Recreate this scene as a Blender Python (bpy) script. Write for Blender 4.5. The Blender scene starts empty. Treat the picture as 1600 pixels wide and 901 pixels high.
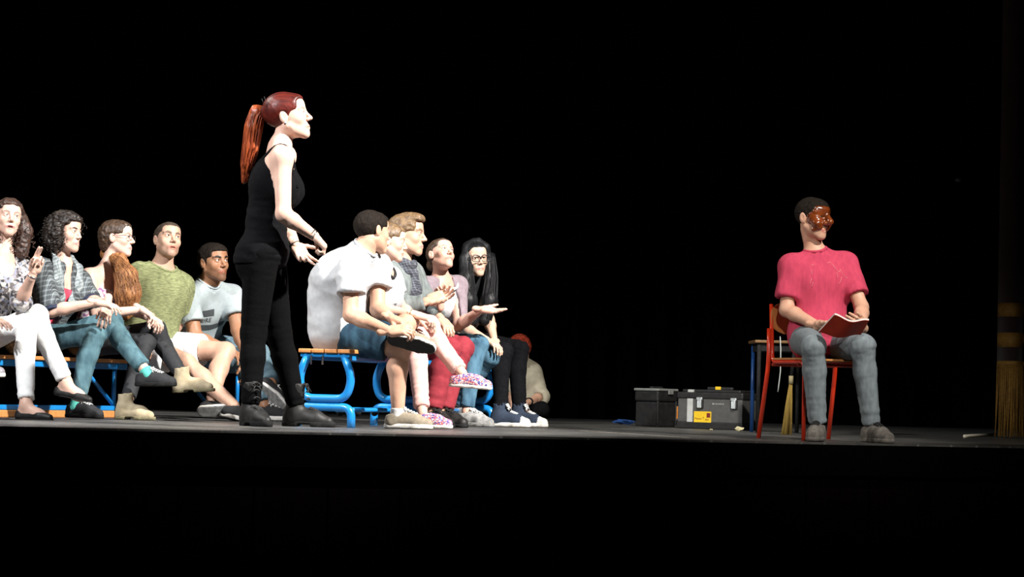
import bpy, bmesh, math, random
import numpy as np
from mathutils import Vector, Matrix
from mathutils.bvhtree import BVHTree

# ------------------------------------------------------------------ camera
FPX, CX, CY = 3700.0, 800.0, 450.5          # focal length in pixels of the 1600x901 frame
CAM_H, PITCH, ROLL = 0.22, math.radians(2.487), math.radians(1.5)
scene = bpy.context.scene
COL = scene.collection
fw_ = np.array([0, math.cos(PITCH), math.sin(PITCH)])
r0_ = np.array([1.0, 0, 0]); u0_ = np.array([0, -math.sin(PITCH), math.cos(PITCH)])
CR = math.cos(ROLL) * r0_ + math.sin(ROLL) * u0_
CU = -math.sin(ROLL) * r0_ + math.cos(ROLL) * u0_
CC = np.array([0, 0, CAM_H])
cd = bpy.data.cameras.new('camera')
cd.sensor_fit = 'HORIZONTAL'; cd.sensor_width = 36.0; cd.lens = FPX / 1600 * 36.0
cd.clip_end = 200
cam = bpy.data.objects.new('camera', cd); COL.objects.link(cam)
M4 = Matrix(((CR[0], CU[0], -fw_[0], CC[0]), (CR[1], CU[1], -fw_[1], CC[1]),
             (CR[2], CU[2], -fw_[2], CC[2]), (0, 0, 0, 1)))
cam.matrix_world = M4
scene.camera = cam

# ------------------------------------------------------------------ world, lights, exposure
w = bpy.data.worlds.new('dark_theatre'); scene.world = w; w.use_nodes = True
w.node_tree.nodes['Background'].inputs[0].default_value = (0.5, 0.55, 0.6, 1)
w.node_tree.nodes['Background'].inputs[1].default_value = 0.0008
vs = scene.view_settings
vs.view_transform = 'Standard'; vs.look = 'None'; vs.gamma = 1.0; vs.use_curve_mapping = False
vs.exposure = 0.0

def spot(name, loc, target, watts, angle, blend, color, radius=0.12):
    l = bpy.data.lights.new(name, 'SPOT'); l.energy = watts; l.color = color
    l.spot_size = math.radians(angle); l.spot_blend = blend; l.shadow_soft_size = radius
    o = bpy.data.objects.new(name, l); COL.objects.link(o); o.location = loc
    d = Vector(target) - Vector(loc)
    o.rotation_euler = d.to_track_quat('-Z', 'Y').to_euler()
    return o
spot('stage_spot_key', (3.4, 9.6, 5.2), (-1.75, 13.5, 0.75), 7400, 40, 0.55, (1.0, 0.965, 0.92), 0.14)
spot('stage_spot_wash', (-4.5, 8.4, 4.8), (-1.5, 13.3, 0.9), 2300, 40, 0.6, (0.97, 0.98, 1.0), 0.16)
spot('stage_spot_left', (-4.6, 13.2, 5.0), (-1.0, 12.6, 1.2), 700, 44, 0.5, (1.0, 0.95, 0.88), 0.14)
spot('stage_spot_actor', (4.0, 8.2, 5.2), (1.55, 12.9, 0.9), 2700, 24, 1.0, (1.0, 0.95, 0.88), 0.12)
spot('added_front_spot', (0.9, -4.0, 5.6), (1.80, 12.9, 0.75), 4800, 10, 1.0, (1.0, 0.93, 0.84), 0.12)  # added lamp behind the camera, brightens the booklet cover and the masked man
spot('stage_spot_upstage', (1.6, 9.0, 5.6), (1.15, 16.1, 0.2), 3200, 18, 0.9, (1.0, 0.95, 0.85), 0.12)

# ------------------------------------------------------------------ pixel helpers (reading positions off the photograph)
def P(x, y, Y):
    """world point at depth Y seen at pixel x, y"""
    d = (x - CX) / FPX * CR + (CY - y) / FPX * CU + fw_
    return CC + d * (Y / d[1])
def PZ(x, z, Y):
    """world point at depth Y, height z, seen in pixel column x"""
    a = P(x, 600.0, Y)
    for _ in range(3):
        b = P(x, 300.0, Y); t = (z - a[2]) / (b[2] - a[2]); a = a + (b - a) * t
    return a
def unit(v):
    v = np.asarray(v, float); return v / (np.linalg.norm(v) + 1e-12)
def lerp(a, b, t): return np.asarray(a, float) * (1 - t) + np.asarray(b, float) * t
def deg(a): return a * math.pi / 180
# ------------------------------------------------------------------ materials
MATS = {}
def new_mat(name):
    m = bpy.data.materials.new(name); m.use_nodes = True
    nt = m.node_tree; b = nt.nodes['Principled BSDF']
    return m, nt, b
def N(nt, kind, **kw):
    n = nt.nodes.new(kind)
    for k, v in kw.items():
        if k.startswith('i_'):
            key = k[2:]
            key = int(key) if key.isdigit() else key
            n.inputs[key].default_value = v
        else: setattr(n, k, v)
    return n
def L(nt, a, b): nt.links.new(a, b)
def c4(c): return (c[0], c[1], c[2], 1.0)
def mat(name, c, c2=None, rough=0.8, scale=40.0, stretch=(1, 1, 1), bump=0.0, bscale=None, metal=0.0,
        detail=3.0, lo=0.35, hi=0.65, sheen=0.0, coat=0.0, attr=False, spec=0.4):
    """cloth, hair, paint...: two tones mixed by stretched noise, optional fine relief"""
    if name in MATS: return MATS[name]
    m, nt, b = new_mat(name)
    b.inputs['Roughness'].default_value = rough; b.inputs['Metallic'].default_value = metal
    b.inputs['Specular IOR Level'].default_value = spec
    if sheen: b.inputs['Sheen Weight'].default_value = sheen
    if coat: b.inputs['Coat Weight'].default_value = coat; b.inputs['Coat Roughness'].default_value = 0.15
    c2 = c2 or tuple(v * 0.8 for v in c)
    tc = N(nt, 'ShaderNodeTexCoord'); mp = N(nt, 'ShaderNodeMapping')
    mp.inputs['Scale'].default_value = stretch
    L(nt, tc.outputs['Object'], mp.inputs['Vector'])
    nz = N(nt, 'ShaderNodeTexNoise', i_Scale=scale, i_Detail=detail)
    L(nt, mp.outputs[0], nz.inputs['Vector'])
    mr = N(nt, 'ShaderNodeMapRange'); mr.inputs[1].default_value = lo; mr.inputs[2].default_value = hi
    L(nt, nz.outputs[0], mr.inputs[0])
    mx = N(nt, 'ShaderNodeMix', data_type='RGBA'); mx.inputs[6].default_value = c4(c); mx.inputs[7].default_value = c4(c2)
    L(nt, mr.outputs[0], mx.inputs[0])
    out = mx.outputs[2]
    if attr:
        at = N(nt, 'ShaderNodeAttribute', attribute_name='tint')
        mu = N(nt, 'ShaderNodeMix', data_type='RGBA', blend_type='MULTIPLY'); mu.inputs[0].default_value = 1.0
        L(nt, out, mu.inputs[6]); L(nt, at.outputs['Color'], mu.inputs[7]); out = mu.outputs[2]
    L(nt, out, b.inputs['Base Color'])
    if bump:
        n2 = N(nt, 'ShaderNodeTexNoise', i_Scale=bscale or scale, i_Detail=2.0)
        L(nt, mp.outputs[0], n2.inputs['Vector'])
        bp = N(nt, 'ShaderNodeBump', i_Strength=bump, i_Distance=0.004)
        L(nt, n2.outputs[0], bp.inputs['Height']); L(nt, bp.outputs[0], b.inputs['Normal'])
    MATS[name] = m
    return m
def voro(name, cols, scale, rough=0.8, thr=None):
    """printed pattern: cells of several colours"""
    if name in MATS: return MATS[name]
    m, nt, b = new_mat(name); b.inputs['Roughness'].default_value = rough
    b.inputs['Specular IOR Level'].default_value = 0.3
    tc = N(nt, 'ShaderNodeTexCoord')
    nz = N(nt, 'ShaderNodeTexNoise', i_Scale=scale * 0.7, i_Detail=1.0)
    L(nt, tc.outputs['Object'], nz.inputs['Vector'])
    ad = N(nt, 'ShaderNodeMix', data_type='RGBA', blend_type='ADD'); ad.inputs[0].default_value = 0.8 / scale
    L(nt, tc.outputs['Object'], ad.inputs[6]); L(nt, nz.outputs['Color'], ad.inputs[7])
    v = N(nt, 'ShaderNodeTexVoronoi', i_Scale=scale)
    L(nt, ad.outputs[2], v.inputs['Vector'])
    se = N(nt, 'ShaderNodeSeparateColor'); L(nt, v.outputs['Color'], se.inputs[0])
    cr = N(nt, 'ShaderNodeValToRGB'); cr.color_ramp.interpolation = 'CONSTANT'
    e = cr.color_ramp.elements
    while len(e) < len(cols): e.new(0.5)
    for i, c in enumerate(cols):
        e[i].position = i / len(cols); e[i].color = c4(c)
    L(nt, se.outputs[0], cr.inputs[0]); L(nt, cr.outputs[0], b.inputs['Base Color'])
    MATS[name] = m
    return m
def plaid(name, base, dark, light, scale, rot=(0.2, 0.3, 0.4)):
    if name in MATS: return MATS[name]
    m, nt, b = new_mat(name); b.inputs['Roughness'].default_value = 0.85
    tc = N(nt, 'ShaderNodeTexCoord'); mp = N(nt, 'ShaderNodeMapping'); mp.inputs['Rotation'].default_value = rot
    L(nt, tc.outputs['Object'], mp.inputs['Vector'])
    prev = None
    for ax in ('X', 'Z'):
        for sc, thr in ((scale, 0.78), (scale * 4.3, 0.62)):
            wv = N(nt, 'ShaderNodeTexWave', wave_type='BANDS', bands_direction=ax, i_Scale=sc)
            L(nt, mp.outputs[0], wv.inputs['Vector'])
            gt = N(nt, 'ShaderNodeMath', operation='GREATER_THAN'); gt.inputs[1].default_value = thr
            L(nt, wv.outputs['Fac'], gt.inputs[0])
            if prev is None: prev = gt
            else:
                ad = N(nt, 'ShaderNodeMath', operation='ADD'); L(nt, prev.outputs[0], ad.inputs[0]); L(nt, gt.outputs[0], ad.inputs[1]); prev = ad
    cr = N(nt, 'ShaderNodeValToRGB'); e = cr.color_ramp.elements
    e[0].position = 0.0; e[0].color = c4(dark); e[1].position = 1.0; e[1].color = c4(light)
    x = e.new(0.35); x.color = c4(base)
    dv = N(nt, 'ShaderNodeMath', operation='DIVIDE'); dv.inputs[1].default_value = 3.0
    L(nt, prev.outputs[0], dv.inputs[0]); L(nt, dv.outputs[0], cr.inputs[0]); L(nt, cr.outputs[0], b.inputs['Base Color'])
    MATS[name] = m
    return m

# ------------------------------------------------------------------ objects
def mesh_obj(name, V, F, material, parent=None, loc=(0, 0, 0), smooth=True, tint=None):
    """F: (n,4) or (n,3) int array, or a list of polygons"""
    me = bpy.data.meshes.new(name)
    V = np.asarray(V, np.float32)
    if isinstance(F, np.ndarray):
        n, k = F.shape
        me.vertices.add(len(V)); me.vertices.foreach_set('co', V.ravel())
        me.loops.add(n * k); me.loops.foreach_set('vertex_index', F.astype(np.int32).ravel())
        me.polygons.add(n); me.polygons.foreach_set('loop_start', np.arange(0, n * k, k, dtype=np.int32))
        try: me.polygons.foreach_set('loop_total', np.full(n, k, np.int32))
        except Exception: pass
    else:
        me.from_pydata([tuple(map(float, v)) for v in V], [], [tuple(int(i) for i in f) for f in F])
    me.update(calc_edges=True)
    if smooth: me.polygons.foreach_set('use_smooth', np.ones(len(me.polygons), bool))
    if tint is not None:
        a = me.attributes.new('tint', 'FLOAT_COLOR', 'POINT')
        a.data.foreach_set('color', np.asarray(tint, np.float32).ravel())
    mats = material if isinstance(material, (list, tuple)) else [material]
    for m in mats: me.materials.append(m)
    o = bpy.data.objects.new(name, me); COL.objects.link(o)
    if parent is not None: o.parent = parent
    else: o.location = loc
    return o
def bm_obj(name, bm, material, parent=None, loc=(0, 0, 0), smooth=False):
    me = bpy.data.meshes.new(name); bm.normal_update(); bm.to_mesh(me); bm.free()
    me.materials.append(material)
    if smooth: me.polygons.foreach_set('use_smooth', np.ones(len(me.polygons), bool))
    o = bpy.data.objects.new(name, me); COL.objects.link(o)
    if parent is not None: o.parent = parent
    else: o.location = loc
    return o
def empty(name, loc=(0, 0, 0)):
    o = bpy.data.objects.new(name, None); COL.objects.link(o); o.location = loc
    o.empty_display_size = 0.1
    return o
def tag(o, label, cat=None, group=None, kind=None):
    if label: o['label'] = label
    if cat: o['category'] = cat
    if group: o['group'] = group
    if kind: o['kind'] = kind
    return o
def box(bm, c, size, rot=None, bevel=0.0):
    r = bmesh.ops.create_cube(bm, size=1.0)
    vs_ = r['verts']
    S = Matrix.Diagonal((size[0], size[1], size[2], 1))
    R = rot.to_4x4() if rot is not None else Matrix.Identity(4)
    bmesh.ops.transform(bm, matrix=Matrix.Translation(Vector(c)) @ R @ S, verts=vs_)
    if bevel:
        ed = list({e for v in vs_ for e in v.link_edges})
        bmesh.ops.bevel(bm, geom=ed, offset=bevel, segments=2, profile=0.5, affect='EDGES')
def tube_mesh(pts, rad, seg=10, cap=True, closed=False):
    """tube along a polyline, rad scalar or per point -> V, F(list)"""
    pts = np.asarray(pts, float); n = len(pts)
    rad = np.full(n, rad, float) if np.isscalar(rad) else np.asarray(rad, float)
    V = []; F = []
    T = np.zeros_like(pts)
    for i in range(n):
        a = pts[(i - 1) % n] if (i > 0 or closed) else pts[i]
        b = pts[(i + 1) % n] if (i < n - 1 or closed) else pts[i]
        T[i] = unit(b - a)
    ref = np.array([0, 0, 1.0]) if abs(T[0][2]) < 0.9 else np.array([1.0, 0, 0])
    x = unit(np.cross(T[0], ref))
    for i in range(n):
        x = unit(x - T[i] * np.dot(x, T[i])); y = np.cross(T[i], x)
        for k in range(seg):
            a = 2 * math.pi * k / seg
            V.append(pts[i] + rad[i] * (math.cos(a) * x + math.sin(a) * y))
    for i in range(n if closed else n - 1):
        j = (i + 1) % n
        for k in range(seg):
            k2 = (k + 1) % seg
            F.append((i * seg + k, i * seg + k2, j * seg + k2, j * seg + k))
    if cap and not closed:
        F.append(tuple(range(seg))[::-1]); F.append(tuple((n - 1) * seg + k for k in range(seg)))
    return V, F
def tube(name, pts, rad, material, parent=None, seg=10, base=None, closed=False, loc=(0, 0, 0)):
    V, F = tube_mesh(pts, rad, seg, closed=closed)
    V = np.array(V)
    if base is not None: V = V - base
    return mesh_obj(name, V, F, material, parent, loc)
def tubes(name, lines, rad, material, parent=None, seg=5, base=None):
    V = []; F = []
    for i, ln in enumerate(lines):
        r = rad[i] if isinstance(rad, list) else rad
        v, f = tube_mesh(ln, r, seg); o = len(V)
        V += v; F += [tuple(k + o for k in q) for q in f]
    V = np.array(V)
    if base is not None: V = V - base
    return mesh_obj(name, V, F, material, parent)
def arc_pts(corners, r, n=6):
    """polyline with rounded corners"""
    c = [np.asarray(p, float) for p in corners]; out = [c[0]]
    for i in range(1, len(c) - 1):
        a, b, d = c[i - 1], c[i], c[i + 1]
        u1, u2 = unit(a - b), unit(d - b)
        rr = min(r, 0.49 * np.linalg.norm(a - b), 0.49 * np.linalg.norm(d - b))
        p0, p2 = b + u1 * rr, b + u2 * rr
        for k in range(n + 1):
            t = k / n
            out.append((1 - t) ** 2 * p0 + 2 * t * (1 - t) * b + t * t * p2)
    out.append(c[-1]); return out

# ------------------------------------------------------------------ noise
def vnoise(Pt, seed=0):
    Pt = np.asarray(Pt, np.float64); i = np.floor(Pt); f = Pt - i; f = f * f * (3 - 2 * f)
    def hsh(o):
        q = (i + o) @ np.array([127.1, 311.7, 74.7]) + seed * 17.3
        v = np.sin(q) * 43758.5453
        return v - np.floor(v)
    r = 0
    for dx in (0, 1):
        for dy in (0, 1):
            for dz in (0, 1):
                wgt = (f[:, 0] if dx else 1 - f[:, 0]) * (f[:, 1] if dy else 1 - f[:, 1]) * (f[:, 2] if dz else 1 - f[:, 2])
                r = r + wgt * hsh(np.array([dx, dy, dz]))
    return r * 2 - 1

# ------------------------------------------------------------------ implicit surfaces: soft unions of tapered limbs and ellipsoids
def cone(a, b, ra, rb, flat=None, capa=False, capb=False):
    return ('c', np.asarray(a, float), np.asarray(b, float), ra, rb, flat, capa, capb)
def ell(c, r, ax=None):
    return ('e', np.asarray(c, float), np.asarray(r, float), np.eye(3) if ax is None else np.asarray(ax, float))
def slab(c, half, ax=None, rnd=0.01):
    return ('b', np.asarray(c, float), np.asarray(half, float), np.eye(3) if ax is None else np.asarray(ax, float), rnd)
def inflate(p, d):
    if p[0] == 'c': return ('c', p[1], p[2], p[3] + d, p[4] + d) + p[5:]
    if p[0] == 'e': return ('e', p[1], p[2] + d, p[3])
    return p
def pbox(p):
    if p[0] == 'c':
        m = max(p[3], p[4])
        if p[5] is not None: m *= max(1.0, p[5][1])
        return np.minimum(p[1], p[2]) - m, np.maximum(p[1], p[2]) + m
    if p[0] == 'e':
        e = np.abs(p[3]).T @ p[2]
        return p[1] - e, p[1] + e
    e = np.abs(p[3]).T @ (p[2] + p[4])
    return p[1] - e, p[1] + e
def pdist(p, X, Y, Z):
    if p[0] == 'c':
        a, b, ra, rb, flat, ca, cb = p[1:]
        x, y, z = X - np.float32(a[0]), Y - np.float32(a[1]), Z - np.float32(a[2])
        ba = b - a; l2 = float(ba @ ba) + 1e-12
        raw = (x * np.float32(ba[0]) + y * np.float32(ba[1]) + z * np.float32(ba[2])) / np.float32(l2)
        t = np.clip(raw, 0, 1)
        dx, dy, dz = x - t * np.float32(ba[0]), y - t * np.float32(ba[1]), z - t * np.float32(ba[2])
        if flat is not None:
            n, fac = flat; n = unit(n)
            q = dx * np.float32(n[0]) + dy * np.float32(n[1]) + dz * np.float32(n[2])
            s2 = dx * dx + dy * dy + dz * dz + q * q * np.float32(1 / fac ** 2 - 1)
            d = (np.sqrt(np.maximum(s2, 0)) - (ra + (rb - ra) * t)) * np.float32(min(1.0, fac) ** 0.5)
        else:
            d = np.sqrt(dx * dx + dy * dy + dz * dz) - (np.float32(ra) + np.float32(rb - ra) * t)
        ln = np.float32(math.sqrt(l2))
        if ca: d = np.maximum(d, -raw * ln)
        if cb: d = np.maximum(d, (raw - 1) * ln)
        return d
    c, r, A = p[1], p[2], p[3]
    x, y, z = X - np.float32(c[0]), Y - np.float32(c[1]), Z - np.float32(c[2])
    q = [x * np.float32(A[i][0]) + y * np.float32(A[i][1]) + z * np.float32(A[i][2]) for i in range(3)]
    if p[0] == 'e':
        k0 = np.sqrt(sum((q[i] / np.float32(r[i])) ** 2 for i in range(3)))
        k1 = np.sqrt(sum((q[i] / np.float32(r[i] ** 2)) ** 2 for i in range(3)))
        return k0 * (k0 - 1) / np.maximum(k1, 1e-6)
    rn = np.float32(p[4])
    d = [np.abs(q[i]) - np.float32(r[i]) for i in range(3)]
    o = np.sqrt(sum(np.maximum(v, 0) ** 2 for v in d))
    return o + np.minimum(np.maximum(np.maximum(d[0], d[1]), d[2]), 0) - rn
BIG = 0.09
class Field:
    def __init__(s, prims, h, margin=0.02):
        bs = [pbox(p) for p in prims]
        lo = np.min([b[0] for b in bs], 0) - margin; hi = np.max([b[1] for b in bs], 0) + margin
        s.lo, s.h = lo, h
        s.n = np.ceil((hi - lo) / h).astype(int) + 2
        s.F = np.full(s.n, BIG, np.float32)
        s.ax = [(lo[i] + h * np.arange(s.n[i])).astype(np.float32) for i in range(3)]
    def _sub(s, lo, hi):
        a = np.clip(np.floor((lo - s.lo) / s.h).astype(int), 0, s.n); b = np.clip(np.ceil((hi - s.lo) / s.h).astype(int) + 1, 0, s.n)
        sl = tuple(slice(a[i], b[i]) for i in range(3))
        return sl, s.ax[0][sl[0]][:, None, None], s.ax[1][sl[1]][None, :, None], s.ax[2][sl[2]][None, None, :]
    def add(s, prims, k=0.02):
        for p in (prims if isinstance(prims, list) else [prims]):
            lo, hi = pbox(p); m = k + 2 * s.h
            sl, X, Y, Z = s._sub(lo - m, hi + m)
            A = s.F[sl]
            if A.size == 0: continue
            d = pdist(p, X, Y, Z)
            if k > 0:
                e = np.maximum(np.float32(k) - np.abs(A - d), 0) / np.float32(k)
                s.F[sl] = np.minimum(A, d) - e * e * np.float32(k / 4)
            else: s.F[sl] = np.minimum(A, d)
        return s
    def cut(s, prims, k=0.0):
        for p in (prims if isinstance(prims, list) else [prims]):
            lo, hi = pbox(p); m = k + 2 * s.h
            sl, X, Y, Z = s._sub(lo - m, hi + m)
            A = s.F[sl]
            if A.size == 0: continue
            d = -pdist(p, X, Y, Z)
            if k > 0:
                e = np.maximum(np.float32(k) - np.abs(A - d), 0) / np.float32(k)
                s.F[sl] = np.maximum(A, d) + e * e * np.float32(k / 4)
            else: s.F[sl] = np.maximum(A, d)
        return s
    def plane(s, c, n):
        """keep the side where (p-c).n < 0"""
        n = unit(n)
        d = (s.ax[0] - c[0])[:, None, None] * np.float32(n[0]) + (s.ax[1] - c[1])[None, :, None] * np.float32(n[1]) + (s.ax[2] - c[2])[None, None, :] * np.float32(n[2])
        s.F = np.maximum(s.F, d.astype(np.float32)); return s
    def sample(s, pts):
        q = np.round((pts - s.lo) / s.h).astype(int)
        ok = np.all((q >= 0) & (q < s.n), 1); r = np.full(len(pts), BIG)
        qq = q[ok]; r[ok] = s.F[qq[:, 0], qq[:, 1], qq[:, 2]]
        return r
    def nets(s):
        F = s.F; F[0] = F[-1] = BIG; F[:, 0] = F[:, -1] = BIG; F[:, :, 0] = F[:, :, -1] = BIG
        S = F < 0; u = S.astype(np.uint8)
        c = u[:-1] + u[1:]; c = c[:, :-1] + c[:, 1:]; c = c[:, :, :-1] + c[:, :, 1:]
        mask = (c > 0) & (c < 8)
        ii = np.argwhere(mask)
        if len(ii) == 0: return np.zeros((0, 3)), np.zeros((0, 4), int)
        idx = np.full(mask.shape, -1, np.int32); idx[mask] = np.arange(len(ii))
        cor = np.array([(a, b, d) for a in (0, 1) for b in (0, 1) for d in (0, 1)])
        V = np.stack([F[ii[:, 0] + q[0], ii[:, 1] + q[1], ii[:, 2] + q[2]] for q in cor], 1)
        acc = np.zeros((len(ii), 3)); cnt = np.zeros(len(ii))
        for a in range(8):
            for b in range(a + 1, 8):
                if np.abs(cor[a] - cor[b]).sum() != 1: continue
                va, vb = V[:, a], V[:, b]; m = (va < 0) != (vb < 0)
                t = va[m] / (va[m] - vb[m])
                acc[m] += cor[a] + t[:, None] * (cor[b] - cor[a]); cnt[m] += 1
        P_ = s.lo + s.h * (ii + acc / cnt[:, None])
        Q = []
        for axis in range(3):
            sl0 = [slice(1, -1)] * 3; sl1 = [slice(1, -1)] * 3
            sl0[axis] = slice(0, -1); sl1[axis] = slice(1, None)
            A, B = S[tuple(sl0)], S[tuple(sl1)]
            e = np.argwhere(A != B); ins = A[e[:, 0], e[:, 1], e[:, 2]]
            off = np.ones(3, int); off[axis] = 0
            e = e + off
            o1 = np.zeros(3, int); o2 = np.zeros(3, int); o1[(axis + 1) % 3] = -1; o2[(axis + 2) % 3] = -1
            def g(o): q = e + o; return idx[q[:, 0], q[:, 1], q[:, 2]]
            qd = np.stack([g(o1 + o2), g(o2), g(0 * o1), g(o1)], 1)
            qd[~ins] = qd[~ins][:, ::-1]
            Q.append(qd)
        return P_, np.concatenate(Q)
def normals(V, F):
    n = np.zeros_like(V)
    fn = np.cross(V[F[:, 2]] - V[F[:, 0]], V[F[:, 3]] - V[F[:, 1]])
    for k in range(4): np.add.at(n, F[:, k], fn)
    return n / (np.linalg.norm(n, axis=1)[:, None] + 1e-12)
def wrinkle(V, F, amp, freq, seed=0, ridged=False):
    if amp <= 0: return V
    n = normals(V, F); f = np.asarray(freq, float)
    a = vnoise(V * f + 3.1, seed); b = vnoise(V * f * 2.1 + 9.7, seed + 5)
    if ridged: v = (1 - 2 * np.abs(a)) * 0.6 + 0.4 * b
    else: v = 0.7 * a + 0.3 * b
    return V + n * (v * amp)[:, None]
def drop(V, F, keep):
    """keep faces with any vertex kept, drop unused vertices"""
    fk = keep[F].any(1); F = F[fk]
    used = np.zeros(len(V), bool); used[F.ravel()] = True
    m = np.cumsum(used) - 1
    return V[used], m[F], used
# ------------------------------------------------------------------ people
def frame(f, up, roll=0.0):
    """rows: x = own right, y = forward, z = up"""
    y = unit(f); z = unit(np.asarray(up, float) - y * np.dot(up, y)); x = np.cross(y, z)
    if roll:
        c, s = math.cos(roll), math.sin(roll)
        x, z = c * x + s * z, -s * x + c * z
    return np.array([x, y, z])
def facing(yaw, pitch=0.0):
    a, p = deg(yaw), deg(pitch)
    return np.array([math.sin(a) * math.cos(p), -math.cos(a) * math.cos(p), math.sin(p)])

def sk(prims_fn): return [p for s_ in (1, -1) for p in prims_fn(s_)]
def capdist(V, a, b):
    a = np.asarray(a, float); b = np.asarray(b, float); ba = b - a
    t = np.clip(((V - a) @ ba) / (ba @ ba), 0, 1)
    return np.linalg.norm(V - a - t[:, None] * ba, axis=1)

def head_field(neck_l, nr, o):
    """face and skull in head space; neck_l: neck joint in head space"""
    fem = o.get('fem', False); jw = o.get('jaw', .93 if fem else 1.0); ns = o.get('nose', .86 if fem else .96); op = o.get('eyes', 1.0)
    big = [ell((0, -.012, .035), (.073, .092, .080)), ell((0, .03, -.005), (.062, .058, .085))]
    nk = cone(neck_l, (0, -.022, -.045), nr * 1.04, nr * .98)
    F = Field(big + [nk, ell((0, .11, -.02), (.03, .02, .03)), ell((0, 0, 0), (.085, .01, .03))], 0.0031, 0.012)
    F.add(big, .03)
    F.add(ell((0, .045, .058), (.054, .045, .042)), .03)
    F.add(ell((0, .022, -.062), (.052 * jw, .056, .043)), .03)
    F.add(sk(lambda s_: [cone((s_ * .053 * jw, -.004, -.045), (s_ * .012, .068, -.097), .014, .015)]), .025)
    F.add(ell((0, .074, -.096), (.019, .015, .016)), .02)
    F.add(sk(lambda s_: [ell((s_ * .040, .058, -.020), (.021, .020, .021))]), .02)
    F.add(ell((0, .074, -.062), (.028, .019, .028)), .018)
    F.add(sk(lambda s_: [cone((s_ * .046, .068, .031), (s_ * .010, .084 - .003 * fem, .029), .009 - .002 * fem, .0095 - .002 * fem)]), .014)
    F.cut(sk(lambda s_: [ell((s_ * .031, .098, .009), (.019, .018, .012))]), .012)
    F.add(cone((0, .085, .020), (0, .102 + .008 * ns, -.022), .0070, .0100 * ns), .016)
    F.add(sk(lambda s_: [ell((s_ * .0115, .096, -.027), (.0080 * ns, .0095, .0070))]), .009)
    F.add(sk(lambda s_: [ell((s_ * .031, .0745, .0105), (.0160, .0158, .0150))]), .005)
    F.cut(sk(lambda s_: [ell((s_ * .031, .096, .0100), (.0145, .022, .0056 * op))]), .002)
    F.add(sk(lambda s_: [cone((s_ * .025, .0815, -.0622), (s_ * .004, .0925, -.0575), .0030, .0055)]), .007)
    F.add(sk(lambda s_: [cone((s_ * .021, .0820, -.0655), (0, .0905, -.0690 - .004 * o.get('mouth', 0)), .0040, .0066)]), .007)
    if o.get('mouth', 0): F.cut(ell((0, .096, -.0640), (.0175, .020, .0050 * o['mouth'] + .002)), .002)
    ea = np.array([[1, .25, -.1], [-.25, 1, .1], [.1, -.1, 1]])
    for s_ in (1, -1):
        A = ea.copy(); A[0, 1] *= s_; A[1, 0] *= s_; A[0, 2] *= s_; A[2, 0] *= s_
        A = np.array([unit(r) for r in A])
        F.add(ell((s_ * .076, -.012, .000), (.0075, .019, .031), A), .008)
        F.cut(ell((s_ * .085, -.006, .004), (.0065, .0095, .016), A), .005)
    F.add(nk, .022)
    return F
def head_tint(V, skin, hairc, o):
    T = np.ones((len(V), 4)); sk_ = np.array(skin)
    def mixin(m, col):
        r = np.clip(np.array(col) / sk_, 0, 1.6)
        T[:, :3] = T[:, :3] * (1 - m[:, None]) + r * m[:, None]
    X, Y, Z = V.T
    if o.get('beard', 0):
        n = .5 + .5 * vnoise(V * 260, 3)
        d = np.clip((-.034 - Z + .35 * np.clip(.03 - Y, 0, 1) * 0) / .018, 0, 1) * np.clip((Y + .012) / .03, 0, 1) * np.clip((Z + .125) / .02, 0, 1)
        mid = np.exp(-((X / .022) ** 2)) * np.clip((Z + .075) / .008, 0, 1) * 0.35
        mixin(np.clip(d * (0.6 + .5 * n) * o['beard'] * (1 - mid), 0, 1), tuple(np.array(hairc) * .6 + sk_ * .08))
    if o.get('blush', 0):
        for s_ in (1, -1):
            q = np.exp(-(((X - s_ * .042) / .02) ** 2 + ((Z + .022) / .018) ** 2)) * (Y > .04)
            mixin(q * o['blush'], (sk_[0], sk_[1] * .62, sk_[2] * .6))
    for s_ in (1, -1):
        bz = o.get('brow', 0.0)
        d = np.minimum(capdist(V, (s_ * .014, .090, .0285 + bz), (s_ * .034, .086, .0335 + bz)), capdist(V, (s_ * .034, .086, .0335 + bz), (s_ * .052, .068, .030 + bz)))
        mixin(np.clip(((.0068 if o.get('fem') else .0088) - d) / .003, 0, 1) * o.get('browa', .6 if o.get('fem') else .8), tuple(np.array(o.get('browc', hairc))))
        d = capdist(V, (s_ * .018, .09, .0165), (s_ * .045, .082, .0150))
        mixin(np.clip((.0052 - d) / .002, 0, 1) * .55, (sk_ * .25))
    lc = o.get('lip', (sk_[0] * .82, sk_[1] * .45, sk_[2] * .45))
    dl = np.minimum.reduce([capdist(V, (s_ * .025, .083, -.0620), (s_ * .003, .094, -.0578)) for s_ in (1, -1)] + [capdist(V, (-.015, .09, -.0685), (.015, .09, -.0685))])
    mixin(np.clip((.0085 - dl) / .003, 0, 1) * (Y > .07) * .85, lc)
    dm = capdist(V, (-.023, .088, -.0633), (.023, .088, -.0633))
    ow = .0022 + .0045 * o.get('mouth', 0)
    mixin(np.clip((ow - np.abs(Z + .0636)) / .0015, 0, 1) * (np.abs(X) < .024) * (Y > .07) * .7, sk_ * .2)
    for s_ in (1, -1):
        d = np.linalg.norm((V - np.array([s_ * .0075, .101, -.0345])) / np.array([1.2, 1.4, .7]), axis=1)
        mixin(np.clip((.0040 - d) / .002, 0, 1) * .6, sk_ * .3)
    return T

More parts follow.
